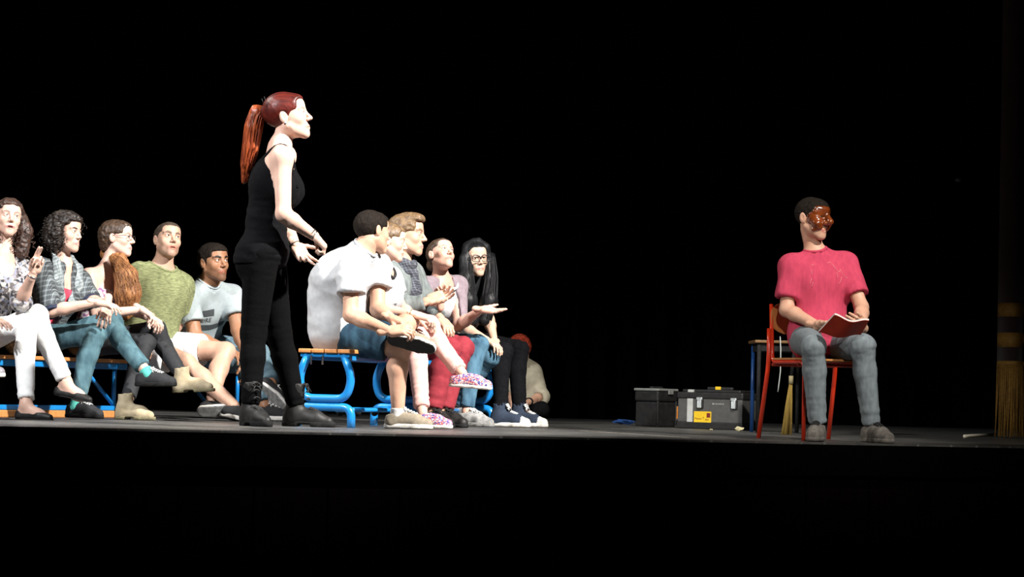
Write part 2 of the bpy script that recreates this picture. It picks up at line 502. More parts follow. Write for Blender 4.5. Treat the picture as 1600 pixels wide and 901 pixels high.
EYE = {}
def eye_mesh(iris):
    if iris in EYE: return EYE[iris]
    m, nt, b = new_mat('eye'); b.inputs['Roughness'].default_value = 0.12
    tc = N(nt, 'ShaderNodeTexCoord'); sp = N(nt, 'ShaderNodeSeparateXYZ'); L(nt, tc.outputs['Object'], sp.inputs[0])
    cr = N(nt, 'ShaderNodeValToRGB'); cr.color_ramp.interpolation = 'CONSTANT'
    e = cr.color_ramp.elements; e[0].position = 0; e[0].color = (.58, .54, .50, 1)
    e[1].position = .855; e[1].color = c4(tuple(v * .35 for v in iris))
    x = e.new(.875); x.color = c4(iris); x = e.new(.962); x.color = (.004, .003, .003, 1)
    L(nt, sp.outputs['Y'], cr.inputs[0]); L(nt, cr.outputs[0], b.inputs['Base Color'])
    bm = bmesh.new(); bmesh.ops.create_uvsphere(bm, u_segments=16, v_segments=12, radius=1.0)
    me = bpy.data.meshes.new('eye'); bm.to_mesh(me); bm.free(); me.materials.append(m)
    me.polygons.foreach_set('use_smooth', np.ones(len(me.polygons), bool))
    EYE[iris] = me
    return me

def hand_field(side, curl, spread, thumb):
    """hand space: y along fingers, z back of the hand; right hand has its thumb at -x"""
    t = -1 if side == 'R' else 1
    pr = []
    palm = [slab((0, .046, 0), (.026, .034, .003), None, .012), cone((t * .018, .02, -.006), (t * .024, .06, -.004), .015, .012), cone((-t * .022, .02, -.004), (-t * .024, .075, -.002), .014, .011)]
    wrist = cone((0, -.045, 0), (0, .025, 0), .0265, .024, (np.array([0, 0, 1.0]), .74))
    fl = (.93, 1.02, .96, .76); seg = (.043, .027, .021)
    curl = curl if isinstance(curl, (list, tuple)) else [curl] * 4
    fing = []
    for i in range(4):
        x = t * (.029 - .0192 * i); p = np.array([x, .082 - .004 * (i == 3) - .002 * (i == 0), .002])
        sp = t * deg(spread) * (1.5 - i) * .66; a = 0.0
        c = curl[i]; cs = c if isinstance(c, (list, tuple)) else (c * .8, c * 1.1, c * .7)
        r = (.0092, .0086, .0079, .0070) if i < 3 else (.0082, .0077, .0071, .0063)
        for k in range(3):
            a += deg(cs[k])
            d = np.array([math.sin(sp) * math.cos(a), math.cos(sp) * math.cos(a), -math.sin(a)])
            q = p + d * seg[k] * fl[i]
            fing.append((i, cone(p, q, r[k], r[k + 1]))); p = q
    ta, tb = thumb   # spread angle, bend toward the palm
    d0 = unit((t * math.sin(deg(ta)), math.cos(deg(ta)), -math.sin(deg(tb))))
    p = np.array([t * .022, .016, -.006]); th = []
    for k, (ln, ra, rb) in enumerate(((.040, .0140, .0115), (.032, .0110, .0095), (.025, .0095, .0075))):
        q = p + d0 * ln; th.append(cone(p, q, ra, rb)); p = q
        d0 = unit(d0 + np.array([-t * .18, .12, -.10]))
    allp = palm + [wrist] + [f for _, f in fing] + th
    F = Field(allp, .0035, .008)
    F.add(palm, .014); F.add(wrist, .02)
    for i in range(4):
        G = Field(allp, .0035, .008)
        G.add([f for j, f in fing if j == i], .004)
        A, B = F.F, G.F; k = np.float32(.005)
        e = np.maximum(k - np.abs(A - B), 0) / k
        F.F = np.minimum(A, B) - e * e * k / 4
    F.add(th, .008)
    return F

def shoe_parts(kind, o):
    """shoe space: y to the toe, z up, sole at z = 0, ankle above the origin"""
    H = .0060
    hb = o.get('heel', 0.0)
    outl = [cone((0, -.038, .012), (0, .10, .012), .035, .044), cone((0, .10, .012), (-.0, .158, .012), .044, .034)]
    if kind == 'flat': outl = [cone((0, -.038, .012), (0, .10, .012), .030, .039), cone((0, .10, .012), (0, .165, .012), .039, .024)]
    if kind in ('boot', 'ankle'): outl = [cone((0, -.038, .012), (0, .10, .012), .034, .043), cone((0, .10, .012), (0, .172, .012), .043, .025)]
    st = o.get('sole', .026)
    G = Field([inflate(p, .004) for p in outl], H, .012); G.add([inflate(p, .0035) for p in outl], .01)
    G.plane((0, 0, st), (0, 0, 1)); G.plane((0, 0, 0.0), (0, 0, -1))
    if kind in ('boot', 'ankle'): G.cut(slab((0, .045, -.012), (.08, .028, .02), None, .006), .004)
    sole = G.nets()
    if kind == 'flat':
        up = [cone((0, -.036, .02), (0, -.034, .045), .034, .031), cone((0, -.03, .022), (0, .10, .020), .034, .039), cone((0, .10, .020), (0, .165, .014), .038, .022)]
        U = Field(up, H, .012); U.add(up, .015); U.plane((0, 0, .006), (0, 0, -1))
        U.cut(ell((0, .035, .062), (.036, .075, .038)), .006); U.plane((0, -.03, .052), (0, .05, 1))
        foot = [cone((0, -.03, .03), (0, -.005, .10), .027, .032), cone((0, -.03, .028), (0, .09, .028), .028, .033), cone((0, .0, .075), (0, .10, .030), .033, .026), cone((0, .09, .026), (0, .15, .016), .032, .018)]
        return sole, U.nets(), foot
    top = {'sneaker': .082, 'hitop': .150, 'ankle': .155, 'boot': .215, 'slip': .074}[kind]
    toe = .028 if kind in ('ankle', 'boot') else .033
    up = [cone((0, -.030, .03), (0, -.026, .070), .037, .037), cone((0, -.03, .038), (0, .10, .034), .038, .042),
          cone((0, .10, .034), (-.0, .160, .026), .041, toe), cone((0, .0, .070), (0, .095, .048), .036, .031)]
    if top > .1:
        up += [cone((0, -.012, .06), (0, -.008, top + .02), .043, .047 if kind != 'hitop' else .042, (np.array([1.0, 0, 0]), .92))]
    U = Field(up, H, .012); U.add(up, .022)
    U.plane((0, 0, .012), (0, 0, -1))
    if top < .1:
        U.cut(cone((0, -.008, top - .004), (0, -.025, top + .10), .032, .040), .006)
        U.plane((0, -.02, top), (0, -.25, 1))
    else:
        U.plane((0, 0, top), (0, -.12, 1))
        U.cut(cone((0, -.008, top - .012), (0, -.010, top + .04), .036, .044), .004)
    return sole, U.nets(), None
SHOECACHE = {}
def shoe(kind, key, P_, ankle, toe, up, ss, mats, o, name):
    """toe: direction; up: sole normal (towards the ankle)"""
    A = frame(toe, up)
    ck = (kind, str(sorted(o.items())))
    if ck not in SHOECACHE: SHOECACHE[ck] = shoe_parts(kind, o)
    sole, upper, foot = SHOECACHE[ck]
    org = np.asarray(ankle) - A[2] * (.085 * ss)
    tr = lambda V: (V * ss) @ A + org - P_['base']
    mu, ms, ml = mats[:3]
    u = mesh_obj(name, tr(upper[0]), upper[1], mu, P_['obj'])
    s = mesh_obj('sole', tr(sole[0]), sole[1], ms, u)
    if kind == 'hitop':                                # rubber toe cap and white foxing
        u.data.materials.append(ms); cc = upper[0][upper[1]].mean(1)
        u.data.polygons.foreach_set('material_index', ((cc[:, 1] > .138) | (cc[:, 2] < .020)).astype(np.int32))
    if len(mats) > 3:                                  # tread of another colour underneath
        s.data.materials.append(mats[3]); zc = sole[0][sole[1]].mean(1)[:, 2]
        s.data.polygons.foreach_set('material_index', (zc < .003).astype(np.int32))
    if o.get('laces') and ml:
        lines = []
        n = o['laces']; z0 = .118 if kind in ('hitop',) else .082
        y0 = .035 if kind == 'hitop' else .028
        if kind == 'boot': z0, y0 = .19, .040
        for i in range(n):
            t = i / max(1, n - 1)
            if kind in ('hitop', 'boot') and t < .5:
                c = np.array([0, y0 + .004 + .016 * (t / .5), (z0 + .022) * (1 - t / .5) + .106 * t / .5])
            else:
                c = np.array([0, .036 + .064 * t, .1085 - .024 * t])
            w_ = .019 if kind != 'boot' else .017
            for sx in (1, -1):
                lines.append([c + (-w_ * sx, -.003, -.007), c + (-w_ * .5 * sx, -.001, .0005), c + (0, .002, .0030), c + (w_ * .5 * sx, .005, .0005), c + (w_ * sx, .008, -.008)])
        if kind != 'boot' or True:
            c = np.array([0, y0 + .004, z0 + .008]) if kind in ('hitop', 'boot') else np.array([0, .034, .104])
            for sx in (1, -1):
                lines.append([c, c + (sx * .016, .004, .012), c + (sx * .026, .006, .002), c + (sx * .012, .008, -.006), c])
                lines.append([c, c + (sx * .014, .012, -.008), c + (sx * .022, .020, -.024)])
        V = []; Fq = []
        for ln in lines:
            v, f = tube_mesh(ln, .0028, 5); q = len(V); V += v; Fq += [tuple(k + q for k in z) for z in f]
        tag(mesh_obj('laces', tr(np.array(V)), Fq, ml, u), None, None, None, 'stuff')
    if foot:
        return [('c', (p[1] * ss) @ A + org, (p[2] * ss) @ A + org, p[3] * ss, p[4] * ss) + p[5:] for p in foot]
    return []
PEOPLE = {}
def person(key, label, c):
    """c: posture read off the photograph; every joint is (x, y, depth offset) or (x, y, '+'/'-') = bone length decides the depth"""
    Y0 = c['Y']; s = c.get('s', 1.0); fem = c.get('sex', 'm') == 'f'; b = c.get('bulk', 1.0) * (0.88 if fem else 1.0) * s
    def jt(spec, par=None, ln=0):
        if spec[0] == 'f': return PZ(spec[1], spec[2], Y0 + spec[3])
        x, y, d = spec
        if isinstance(d, str):
            sg = 1 if d == '+' else -1
            dy = 0.0
            for _ in range(12):
                q = P(x, y, par[1] + dy); lat = math.hypot(q[0] - par[0], q[2] - par[2])
                dy = sg * math.sqrt(max(ln * ln - lat * lat, 0))
            q = P(x, y, par[1] + dy)
            return q
        return P(x, y, Y0 + d)
    J = {}
    J['pel'] = jt(c['pel']); J['neck'] = jt(c['neck']); J['head'] = jt(c['head'])
    J['mid'] = jt(c['mid']) if 'mid' in c else lerp(J['pel'], J['neck'], .45)
    up1, up2 = unit(J['mid'] - J['pel']), unit(J['neck'] - J['mid'])
    yaw = c['yaw']; syaw = c.get('syaw', yaw)
    A1 = frame(facing(yaw) - up1 * np.dot(facing(yaw), up1), up1); A1 = np.array([A1[0], A1[1], up1])
    f2 = facing(syaw); A2 = frame(f2 - up2 * np.dot(f2, up2), up2); A2 = np.array([A2[0], A2[1], up2])
    hw = c.get('shw', .155 if fem else .178) * s
    for sd, sg in (('R', 1), ('L', -1)):
        J['sh' + sd] = jt(c['sh' + sd]) if 'sh' + sd in c else J['neck'] - up2 * .058 * s + A2[0] * sg * hw + A2[1] * c.get('shf', 0.0)
        J['hip' + sd] = J['pel'] + A1[0] * sg * .088 * s - up1 * .015
        for nm, par, ln in (('el', 'sh', .285), ('wr', 'el', .25), ('kn', 'hip', .43), ('an', 'kn', .41)):
            if nm + sd in c: J[nm + sd] = jt(c[nm + sd], J[par + sd], ln * s)
    if c.get('debug', 0):
        d = lambda a, b_: np.linalg.norm(J[a] - J[b_]) / s if a in J and b_ in J else 0
        print('BONES', key, 'torso %.2f neck-head %.2f' % (d('pel', 'neck'), d('neck', 'head')),
              ' '.join('%s ua %.2f fa %.2f th %.2f sh %.2f |' % (q, d('sh' + q, 'el' + q), d('el' + q, 'wr' + q), d('hip' + q, 'kn' + q), d('kn' + q, 'an' + q)) for q in 'RL'),
              'pelz %.2f' % J['pel'][2], ' '.join('an%s z%.2f y%.2f' % (q, J['an' + q][2], J['an' + q][1]) for q in 'RL' if 'an' + q in J))
    base = np.array([J['pel'][0], J['pel'][1], 0.0])
    B = {'J': J, 'base': base, 'A1': A1, 'A2': A2, 'key': key, 'fields': [], 's': s, 'b': b, 'fem': fem, 'c': c, 'foot': []}
    # ---- body volumes
    T = {}
    ch = lerp(J['mid'], J['neck'], .42)
    wst = c.get('waist', 1.0)
    T['pelvis'] = [ell(J['pel'] + up1 * .01, np.array([.162 if not fem else .172, .118, .112]) * b, A1)]
    if not c.get('seated', True):
        T['pelvis'] += [ell(J['pel'] - A1[1] * .042 * s - up1 * .050 * s + A1[0] * q * .07 * s, np.array([.090, .092, .115]) * b, A1) for q in (1, -1)]
    T['belly'] = [ell(lerp(J['pel'], J['mid'], .72), np.array([.136 * wst, .102 * wst, .14]) * b, A1)]
    T['chest'] = [ell(ch, np.array([.158, .115, .165]) * b, A2)]
    if fem:
        bu = c.get('bust', 1.0)
        T['chest'] += [ell(ch + A2[1] * .078 * s + A2[0] * q * .066 * s - up2 * .012, np.array([.062, .060, .064]) * s * bu, A2) for q in (1, -1)]
    else:
        T['chest'] += [ell(ch + A2[1] * .055 * s + A2[0] * q * .07 * s + up2 * .02, np.array([.075, .055, .07]) * s, A2) for q in (1, -1)]
    nr = (.047 if fem else .056) * s * c.get('neckr', 1.0)
    nb = J['neck'] - up2 * .02
    T['yoke'] = []
    for sd in 'RL':
        T['yoke'] += [cone(J['neck'] + up2 * (.012 if not fem else .0) * s, J['sh' + sd], (.050 if not fem else .044) * b, .046 * b), cone(ch + up2 * .06, J['sh' + sd], .07 * b, .050 * b)]
    # head frame
    hy, hp, hr = c['look']
    hs = c.get('hs', .95 if fem else 1.0) * (s if 'hs' not in c else 1)
    HA = frame(facing(hy, hp), (0, 0, 1), deg(hr)); HC = J['head']
    HL = lambda p: (HA @ (np.asarray(p, float) - HC)) / hs
    HW = lambda V: (V * hs) @ HA + HC
    B.update(HL=HL, HW=HW, HA=HA, hs=hs, HC=HC)
    T['neck'] = [cone(nb, HW(np.array([0, -.022, -.055])), nr * 1.06, nr)]
    for sd in 'RL':
        if 'el' + sd in J:
            a, e, w_ = J['sh' + sd], J['el' + sd], J['wr' + sd]
            T['ua' + sd] = [cone(a, e, .050 * b, .041 * b)]
            m = lerp(e, w_, .28)
            T['fa' + sd] = [cone(e, m, .041 * b, .041 * b), cone(m, w_, .041 * b, .0265 * b)]
        if 'kn' + sd in J:
            a, k_, n_ = J['hip' + sd], J['kn' + sd], J['an' + sd]
            T['th' + sd] = [cone(a, k_, .086 * b, .058 * b)]
            fwd = unit(k_ - a); m = lerp(k_, n_, .32) - (fwd - unit(n_ - k_) * np.dot(fwd, unit(n_ - k_))) * .016
            T['sn' + sd] = [cone(k_, m, .054 * b, .056 * b), cone(m, n_, .056 * b, .036 * b)]
    B['T'] = T; B['nr'] = nr
    # ---- body object (made first, filled below)
    me = bpy.data.meshes.new('person'); body = bpy.data.objects.new('person', me); COL.objects.link(body)
    body.location = base; B['obj'] = body
    tag(body, label, 'person', c.get('group'))
    PEOPLE[key] = B
    # ---- shoes
    for sd in 'RL':
        if 'shoe' in c and 'an' + sd in J:
            kd, mats, o = c['shoe']
            toe, up = c['toe' + sd]
            B['foot'] += shoe(kd, key, B, J['an' + sd], np.asarray(toe, float), np.asarray(up, float), c.get('ss', s), mats, o, c.get('shoename', 'shoe'))
    # ---- clothes
    for g in c['wear']: g(B)
    # ---- body surface
    allp = [p for k_, v in T.items() for p in v] + B['foot']
    h = .0105
    F = Field(allp, h, .03)
    F.add(T['pelvis'] + T['belly'] + T['chest'], .06); F.add(T['yoke'], .05); F.add(T['neck'], .04)
    for sd in 'RL':
        for q in ('ua', 'fa', 'th', 'sn'):
            if q + sd in T: F.add(T[q + sd], .03 if q != 'fa' else .02)
    if B['foot']: F.add(B['foot'], .02)
    V, Q = F.nets()
    def covered(V, depth=-.009):
        d = np.full(len(V), BIG)
        for f_ in B['fields']: d = np.minimum(d, f_.sample(V))
        return d < depth
    nb_ = normals(V, Q); V = V - nb_ * np.where(covered(V, -.002), .011, 0.0)[:, None]      # keep clear of the clothes
    skin = c['skin']; parts = [(V, Q, np.ones((len(V), 4)))]
    # ---- head
    face = dict(c.get('face', {})); face.setdefault('fem', fem)
    HF = head_field(HL(lerp(nb, HC, .02)), nr / hs, face)
    V, Q = HF.nets(); tint = head_tint(V, skin, c['hairc'], face)
    hf = c['hair'](B) if c.get('hair') else None
    V2 = HW(V)
    if hf is not None:
        keep = hf.sample(V) > -.006
        vv, Q, used = drop(V2, Q, keep); V2 = vv; tint = tint[used]
    parts.append((V2, Q, tint))
    # ---- hands
    for sd in 'RL':
        if 'wr' + sd not in J: continue
        hd = c.get('hand' + sd, {})
        if hd is None: continue
        d = hd.get('dir'); d = unit(J['wr' + sd] - J['el' + sd]) if d is None else unit(d)
        pn = np.asarray(hd.get('palm', (0, 0, -1)), float)
        z = -unit(pn - d * np.dot(pn, d)); A = np.array([np.cross(d, z), d, z])
        G = hand_field(sd, hd.get('curl', 25), hd.get('spread', 8), hd.get('thumb', (38, 20)))
        V, Q = G.nets(); sc = c.get('hands', (.90 if fem else 1.0) * s)
        parts.append(((V * sc) @ A + J['wr' + sd], Q, np.ones((len(V), 4))))
        B['hand' + sd] = (A, J['wr' + sd], sc)
    V = np.concatenate([p[0] for p in parts]); tint = np.concatenate([p[2] for p in parts])
    off = np.cumsum([0] + [len(p[0]) for p in parts[:-1]]); Q = np.concatenate([p[1] + o_ for p, o_ in zip(parts, off)])
    V = V - base
    n, k_ = Q.shape
    me.vertices.add(len(V)); me.vertices.foreach_set('co', V.astype(np.float32).ravel())
    me.loops.add(n * 4); me.loops.foreach_set('vertex_index', Q.astype(np.int32).ravel())
    me.polygons.add(n); me.polygons.foreach_set('loop_start', np.arange(0, n * 4, 4, dtype=np.int32))
    me.update(calc_edges=True); me.polygons.foreach_set('use_smooth', np.ones(n, bool))
    a = me.attributes.new('tint', 'FLOAT_COLOR', 'POINT'); a.data.foreach_set('color', tint.astype(np.float32).ravel())
    me.materials.append(mat('skin_' + key, skin, tuple(np.array(skin) * (.93, .86, .84)), rough=.5, scale=18, attr=True, spec=.35))
    # ---- eyes
    for sg in (1, -1):
        if face.get('noeyes'): break
        e = bpy.data.objects.new('eye', eye_mesh(face.get('iris', (.03, .015, .008)))); COL.objects.link(e)
        e.parent = body
        pos = HW(np.array([sg * .031, .0745, .0105])) - base
        gz = face.get('gaze', (0, 0)); GA = frame(facing(hy + gz[0], hp + gz[1]), (0, 0, 1), deg(hr))
        R = Matrix(((GA[0][0], GA[1][0], GA[2][0]), (GA[0][1], GA[1][1], GA[2][1]), (GA[0][2], GA[1][2], GA[2][2])))
        e.matrix_local = Matrix.Translation(Vector(pos)) @ R.to_4x4() @ Matrix.Scale(.0142 * hs, 4)
    for g in c.get('extra', []): g(B)
    return B

def bake(B, name, F, material, fold=(0, (10, 10, 10)), parent=None, hide=True, seed=0, label=None, ridged=False):
    V, Q = F.nets()
    W = wrinkle(V, Q, fold[0], fold[1], seed, ridged)
    J = B['J']; wt = np.clip((np.linalg.norm(V - J['neck'], axis=1) - .10) / .12, 0, 1)      # smooth at the collar
    for sd in 'RL':
        if 'el' + sd in J: wt = np.maximum(wt * 1.0, .9 * np.exp(-(np.linalg.norm(V - J['el' + sd], axis=1) / .10) ** 2))
    if B.get('bare'):
        for sd in 'RL': wt = wt * np.clip((np.linalg.norm(V - J['sh' + sd], axis=1) - .13) / .12, 0, 1)
    V = V + (W - V) * wt[:, None]
    o = mesh_obj(name, V - B['base'], Q, material, parent or B['obj'])
    if hide: B['fields'].append(F)
    if label: o['label'] = label
    return o
def limb_sleeve(B, sd, a, b_, frac, loose, seg):
    """cut sleeve/trouser tube from joint a towards b"""
    pr = B['T'][seg + sd]
    return pr
def top(name, material, sleeve=.5, hem=-.05, neck='crew', loose=.014, fold=(.006, (14, 14, 6)), h=.0088, flare=.012, label=None, collar=None, sleeves='RL', open_front=0, hemn=None, tight=0, seed=1, ridged=True, neckw=1.0, scoop=0.05, boxy=1.0):
    def g(B):
        J, T, A1, A2, b, s = B['J'], B['T'], B['A1'], B['A2'], B['b'], B['s']
        core = [inflate(p, loose) for p in T['belly'] + T['chest']]
        pel = [inflate(p, loose * .8 + (.006 if tight else .016)) for p in T['pelvis']]
        yoke = [inflate(p, loose * .55) for p in T['yoke']] if neck not in ('tank', 'strapless') else []
        if not tight: core.append(cone(J['pel'] + A1[2] * max(hem, -.02), lerp(J['mid'], J['neck'], .3), (.118 * boxy + loose) * b / s, (.12 * boxy + loose) * b / s, (A1[0], 1.28)))
        sl = []
        for sd in sleeves:
            if sleeve <= 0: continue
            a, e, w_ = J['sh' + sd], J['el' + sd], J['wr' + sd]
            if sleeve <= 1:
                q = lerp(a, e, sleeve); sl.append(cone(a, q, .053 * b + loose * .8, .047 * b + loose + flare, None, False, True))
            else:
                sl.append(cone(a, e, .052 * b + loose * .8, .044 * b + loose))
                q = lerp(e, w_, sleeve - 1); r1 = .043 * b + loose; r2 = (.043 - .016 * (sleeve - 1)) * b + loose * .8 + flare * .5
                sl.append(cone(e, q, r1, r2, None, False, True))
        F = Field(core + pel + yoke + sl, h, .03)
        F.add(core + pel, .06)
        F.add(yoke, .045)
        na, nz = T['neck'][0][1], T['neck'][0][2]; nd = unit(nz - na)
        if yoke: F.add(cone(na - nd * .02, na + nd * .030, B['nr'] * 1.06 + .004, B['nr'] * 1.02), .05)
        hn = A1[2] if hemn is None else unit(hemn)
        F.plane(J['pel'] + A1[2] * hem, -hn)
        up = unit(J['neck'] - J['mid'])
        nk = J['neck']
        if neck in ('tank', 'strapless'):
            lv = .60 if neck == 'strapless' else .80
            F.plane(lerp(J['mid'], nk, lv), up * 1 + A2[1] * (.35 if neck == 'tank' else 0))
            if neck == 'tank':
                for sd in 'RL':
                    F.cut(cone(J['sh' + sd] + up * .06, J['sh' + sd] - up * .085, .052 * b, .044 * b), .01)
        F.add(sl, .035)
        for q in sl:
            if q[7]:                                    # hollow sleeve end
                d = unit(q[2] - q[1]); F.cut(cone(q[2] - d * .016, q[2] + d * .03, q[4] - .030, q[4] - .014), .004)
        if neck in ('crew', 'scoop', 'v'):
            r = B['nr'] * (1.16 if neck == 'crew' else 1.3) * neckw
            c0, c1 = nk - nd * .030 + A2[1] * .006, nk + nd * .20
            if neck == 'crew' and not open_front:            # ribbed collar along the neckline
                ax = unit(c1 - c0); x_ = unit(np.cross(ax, A2[1])); y_ = np.cross(ax, x_); rg = []
                for t in np.linspace(0, 2 * math.pi, 40, endpoint=False):
                    d_ = x_ * math.cos(t) + y_ * math.sin(t); tt = np.linspace(1, 0, 60)
                    ln = np.array([c0 + (c1 - c0) * q + d_ * (r + .25 * r * q) for q in tt]); inn = F.sample(ln) < 0; hit = np.argmax(inn) if inn.any() else 59
                    rg.append(ln[hit] - ax * .002)
                rg = np.array(rg)
                for _ in range(4): rg = (np.roll(rg, 1, 0) + 2 * rg + np.roll(rg, -1, 0)) / 4
                B['collar_pts'] = rg
            F.cut(cone(c0, c1, r, r * 1.25, None, True), .006)
            if neck == 'scoop': F.cut(ell(nk - up * scoop + A2[1] * .10, (.075 * neckw, .085, .075 + scoop * .5), A2), .008)
            if neck == 'v':
                F.cut(cone(nk + A2[1] * .09 + up * .02, nk + A2[1] * .115 - up * .12, .058, .008), .006)
        if open_front:
            F.cut(cone(nk + A2[1] * .10 + up * .05, J['mid'] + A2[1] * .16 - up * .1, .05 * open_front, .07 * open_front, (A2[1], 2.2)), .008)
        B['bare'] = sleeve <= 0
        o = bake(B, name, F, material, fold, seed=seed, label=label, ridged=ridged)
        B['top'] = o
        B[name] = o
        if 'collar_pts' in B: tube('collar', B.pop('collar_pts'), .0085, collar or material, o, 8, B['base'], True)
    return g
def pants(name, material, end=1.97, loose=.010, fold=(.005, (16, 16, 16)), rise=.07, h=.0088, cuff=.004, label=None, seed=2, ends=None):
    def g(B):
        J, T, A1, b = B['J'], B['T'], B['A1'], B['b']
        pel = [inflate(p, loose * .8) for p in T['pelvis']]
        lg = []
        for sd in 'RL':
            if 'kn' + sd not in J: continue
            en = (ends or {}).get(sd, end)
            a, k_, n_ = J['hip' + sd], J['kn' + sd], J['an' + sd]
            if en <= 1:
                q = lerp(a, k_, en); lg.append((cone(a, q, .088 * b + loose, .088 * b * (1 - en) + .060 * b * en + loose + cuff, None, False, True),))
            else:
                m = T['sn' + sd][0][2]; q = lerp(m, n_, min(1, max(0, (en - 1 - .32) / .68)))
                if en - 1 <= .34: q = lerp(k_, n_, en - 1); seq = (cone(a, k_, .088 * b + loose, .060 * b + loose), cone(k_, q, .058 * b + loose, .056 * b + loose + cuff, None, False, True))
                else:
                    t = (en - 1.32) / .68
                    seq = (cone(a, k_, .088 * b + loose, .060 * b + loose), cone(k_, m, .057 * b + loose, .057 * b + loose), cone(m, q, .057 * b + loose, (.057 - .021 * t) * b + loose + cuff, None, False, True))
                lg.append(seq)
        flat = [p for q in lg for p in q]
        F = Field(pel + flat, h, .03)
        F.add(pel, .05)
        F.plane(J['pel'] + A1[2] * rise, A1[2])
        for i, q in enumerate(lg):
            if i == 0: F.add(list(q), .02)
            else:
                G = Field(pel + flat, h, .03); G.add(list(q), .02)
                A, Bq = F.F, G.F; k = np.float32(.018); e = np.maximum(k - np.abs(A - Bq), 0) / k
                F.F = np.minimum(A, Bq) - e * e * k / 4
        V, Q = F.nets(); nn = normals(V, Q)
        best = np.full(len(V), 9.0); co = V * 9.0; wt = np.full(len(V), .22)
        for sd in 'RL':
            if 'kn' + sd not in J: continue
            for a, e in (('hip', 'kn'), ('kn', 'an')):
                d = capdist(V, J[a + sd], J[e + sd]); ax = unit(J[e + sd] - J[a + sd]); m = d < best
                best[m] = d[m]; co[m] = V[m] * 9.0 + np.outer((V[m] - J['kn' + sd]) @ ax, ax) * fold[1][2]
            for jn, r_, g_ in (('kn', .085, .9), ('an', .10, 1.1), ('hip', .12, .9)):
                wt += g_ * np.exp(-(np.linalg.norm(V - J[jn + sd], axis=1) / r_) ** 2)
        n1, n2 = vnoise(co + 3.1, seed), vnoise(co * 2.1 + 7, seed + 3)
        V = V + nn * (((1 - 2 * np.abs(n1)) * .6 + .4 * n2) * np.clip(wt, 0, 1.3) * fold[0] * 1.5)[:, None]
        o = mesh_obj(name, V - B['base'], Q, material, B['obj']); B['fields'].append(F)
        if label: o['label'] = label
        B[name] = o
    return g

# ---- hair: volumes in head space
def hbase(t=.010, low=-.055, yb=-.018):
    return ell((0, yb, .038), (.075 + t, .094 + t, .081 + t))
def fore(t): return ell((0, .045, .058), (.055 + t, .046 + t, .043 + t))
def face_cut(F, hl=.062, temple=.018, side=.030, k=.012):
    F.cut(slab((0, .125, hl - .12), (.12, .052, .11), None, .010), k)       # below the hairline
    F.cut(slab((0, .125, side - .13), (.12, .125 - temple - .01, .12), None, .010), k)
    return F
def ear_cut(F):
    F.cut(sk(lambda q: [ell((q * .088, -.010, -.012), (.026, .026, .042))]), .008); return F
def hair_short(material, t=.008, hl=.066, low=-.050, temple=.030, side=.030, quiff=0, fold=(.0022, (90, 90, 90)), top_=0.0):
    def g(B):
        pr = [hbase(t), fore(t)]
        if quiff: pr += [ell((0, .035, .098), (.062, .062, .030 + quiff)), ell((.01, .066, .092), (.05, .03, .022 + quiff))]
        if top_: pr += [ell((0, -.01, .07 + top_), (.072, .085, .055))]
        F = Field(pr, .0042, .015); F.add(pr, .03)
        face_cut(F, hl, temple, side); ear_cut(F)
        F.cut(slab((0, -.02, low - .11), (.15, .15, .10), None, .01), .02)
        V, Q = F.nets(); V = wrinkle(V, Q, fold[0], fold[1], 4)
        mesh_obj('hair', B['HW'](V) - B['base'], Q, material, B['obj'])
        return F
    return g
def strands(B, guides, n, spread, material, parent, rad=.0016, seed=1, wave=0.0, wf=5.0):
    """locks of hair along guide polylines (world space), each with its own offset"""
    rnd = random.Random(seed); V = []; Fq = []
    for i in range(n):
        g = guides[i % len(guides)]
        pts = np.array(g[0], float); w_ = np.array(g[1], float) * spread
        m = 14; t = np.linspace(0, 1, m); idx = t * (len(pts) - 1)
        C = np.stack([np.interp(idx, np.arange(len(pts)), pts[:, k]) for k in range(3)], 1)
        C[1:-1] = (C[:-2] + 2 * C[1:-1] + C[2:]) / 4
        W = np.interp(idx, np.arange(len(pts)), w_)
        th = rnd.uniform(0, 2 * math.pi); ph = rnd.uniform(0, 6.28); rr = rnd.uniform(.75, 1.06)
        end = rnd.uniform(.78, 1.02)
        tan = unit(pts[-1] - pts[0]); x = unit(np.cross(tan, (0.3, 1, 0.1))); y = np.cross(tan, x)
        th = th + .15 * wave * np.sin(t * wf + ph)
        off = (np.cos(th + 0 * t)[:, None] * x + np.sin(th + 0 * t)[:, None] * y) * (W * rr)[:, None]
        if wave: off += (np.sin(t * wf * 3 + ph)[:, None] * x + np.cos(t * wf * 3 + ph)[:, None] * y) * .006 * wave
        L_ = C + off; k = max(4, int(m * min(1, end)))
        v, f = tube_mesh(L_[:k], np.linspace(rad, rad * .5, k), 4); q = len(V)
        V += v; Fq += [tuple(a + q for a in z) for z in f]
    return tag(mesh_obj('hair_strands', np.array(V) - B['base'], Fq, material, parent), None, None, None, 'stuff')
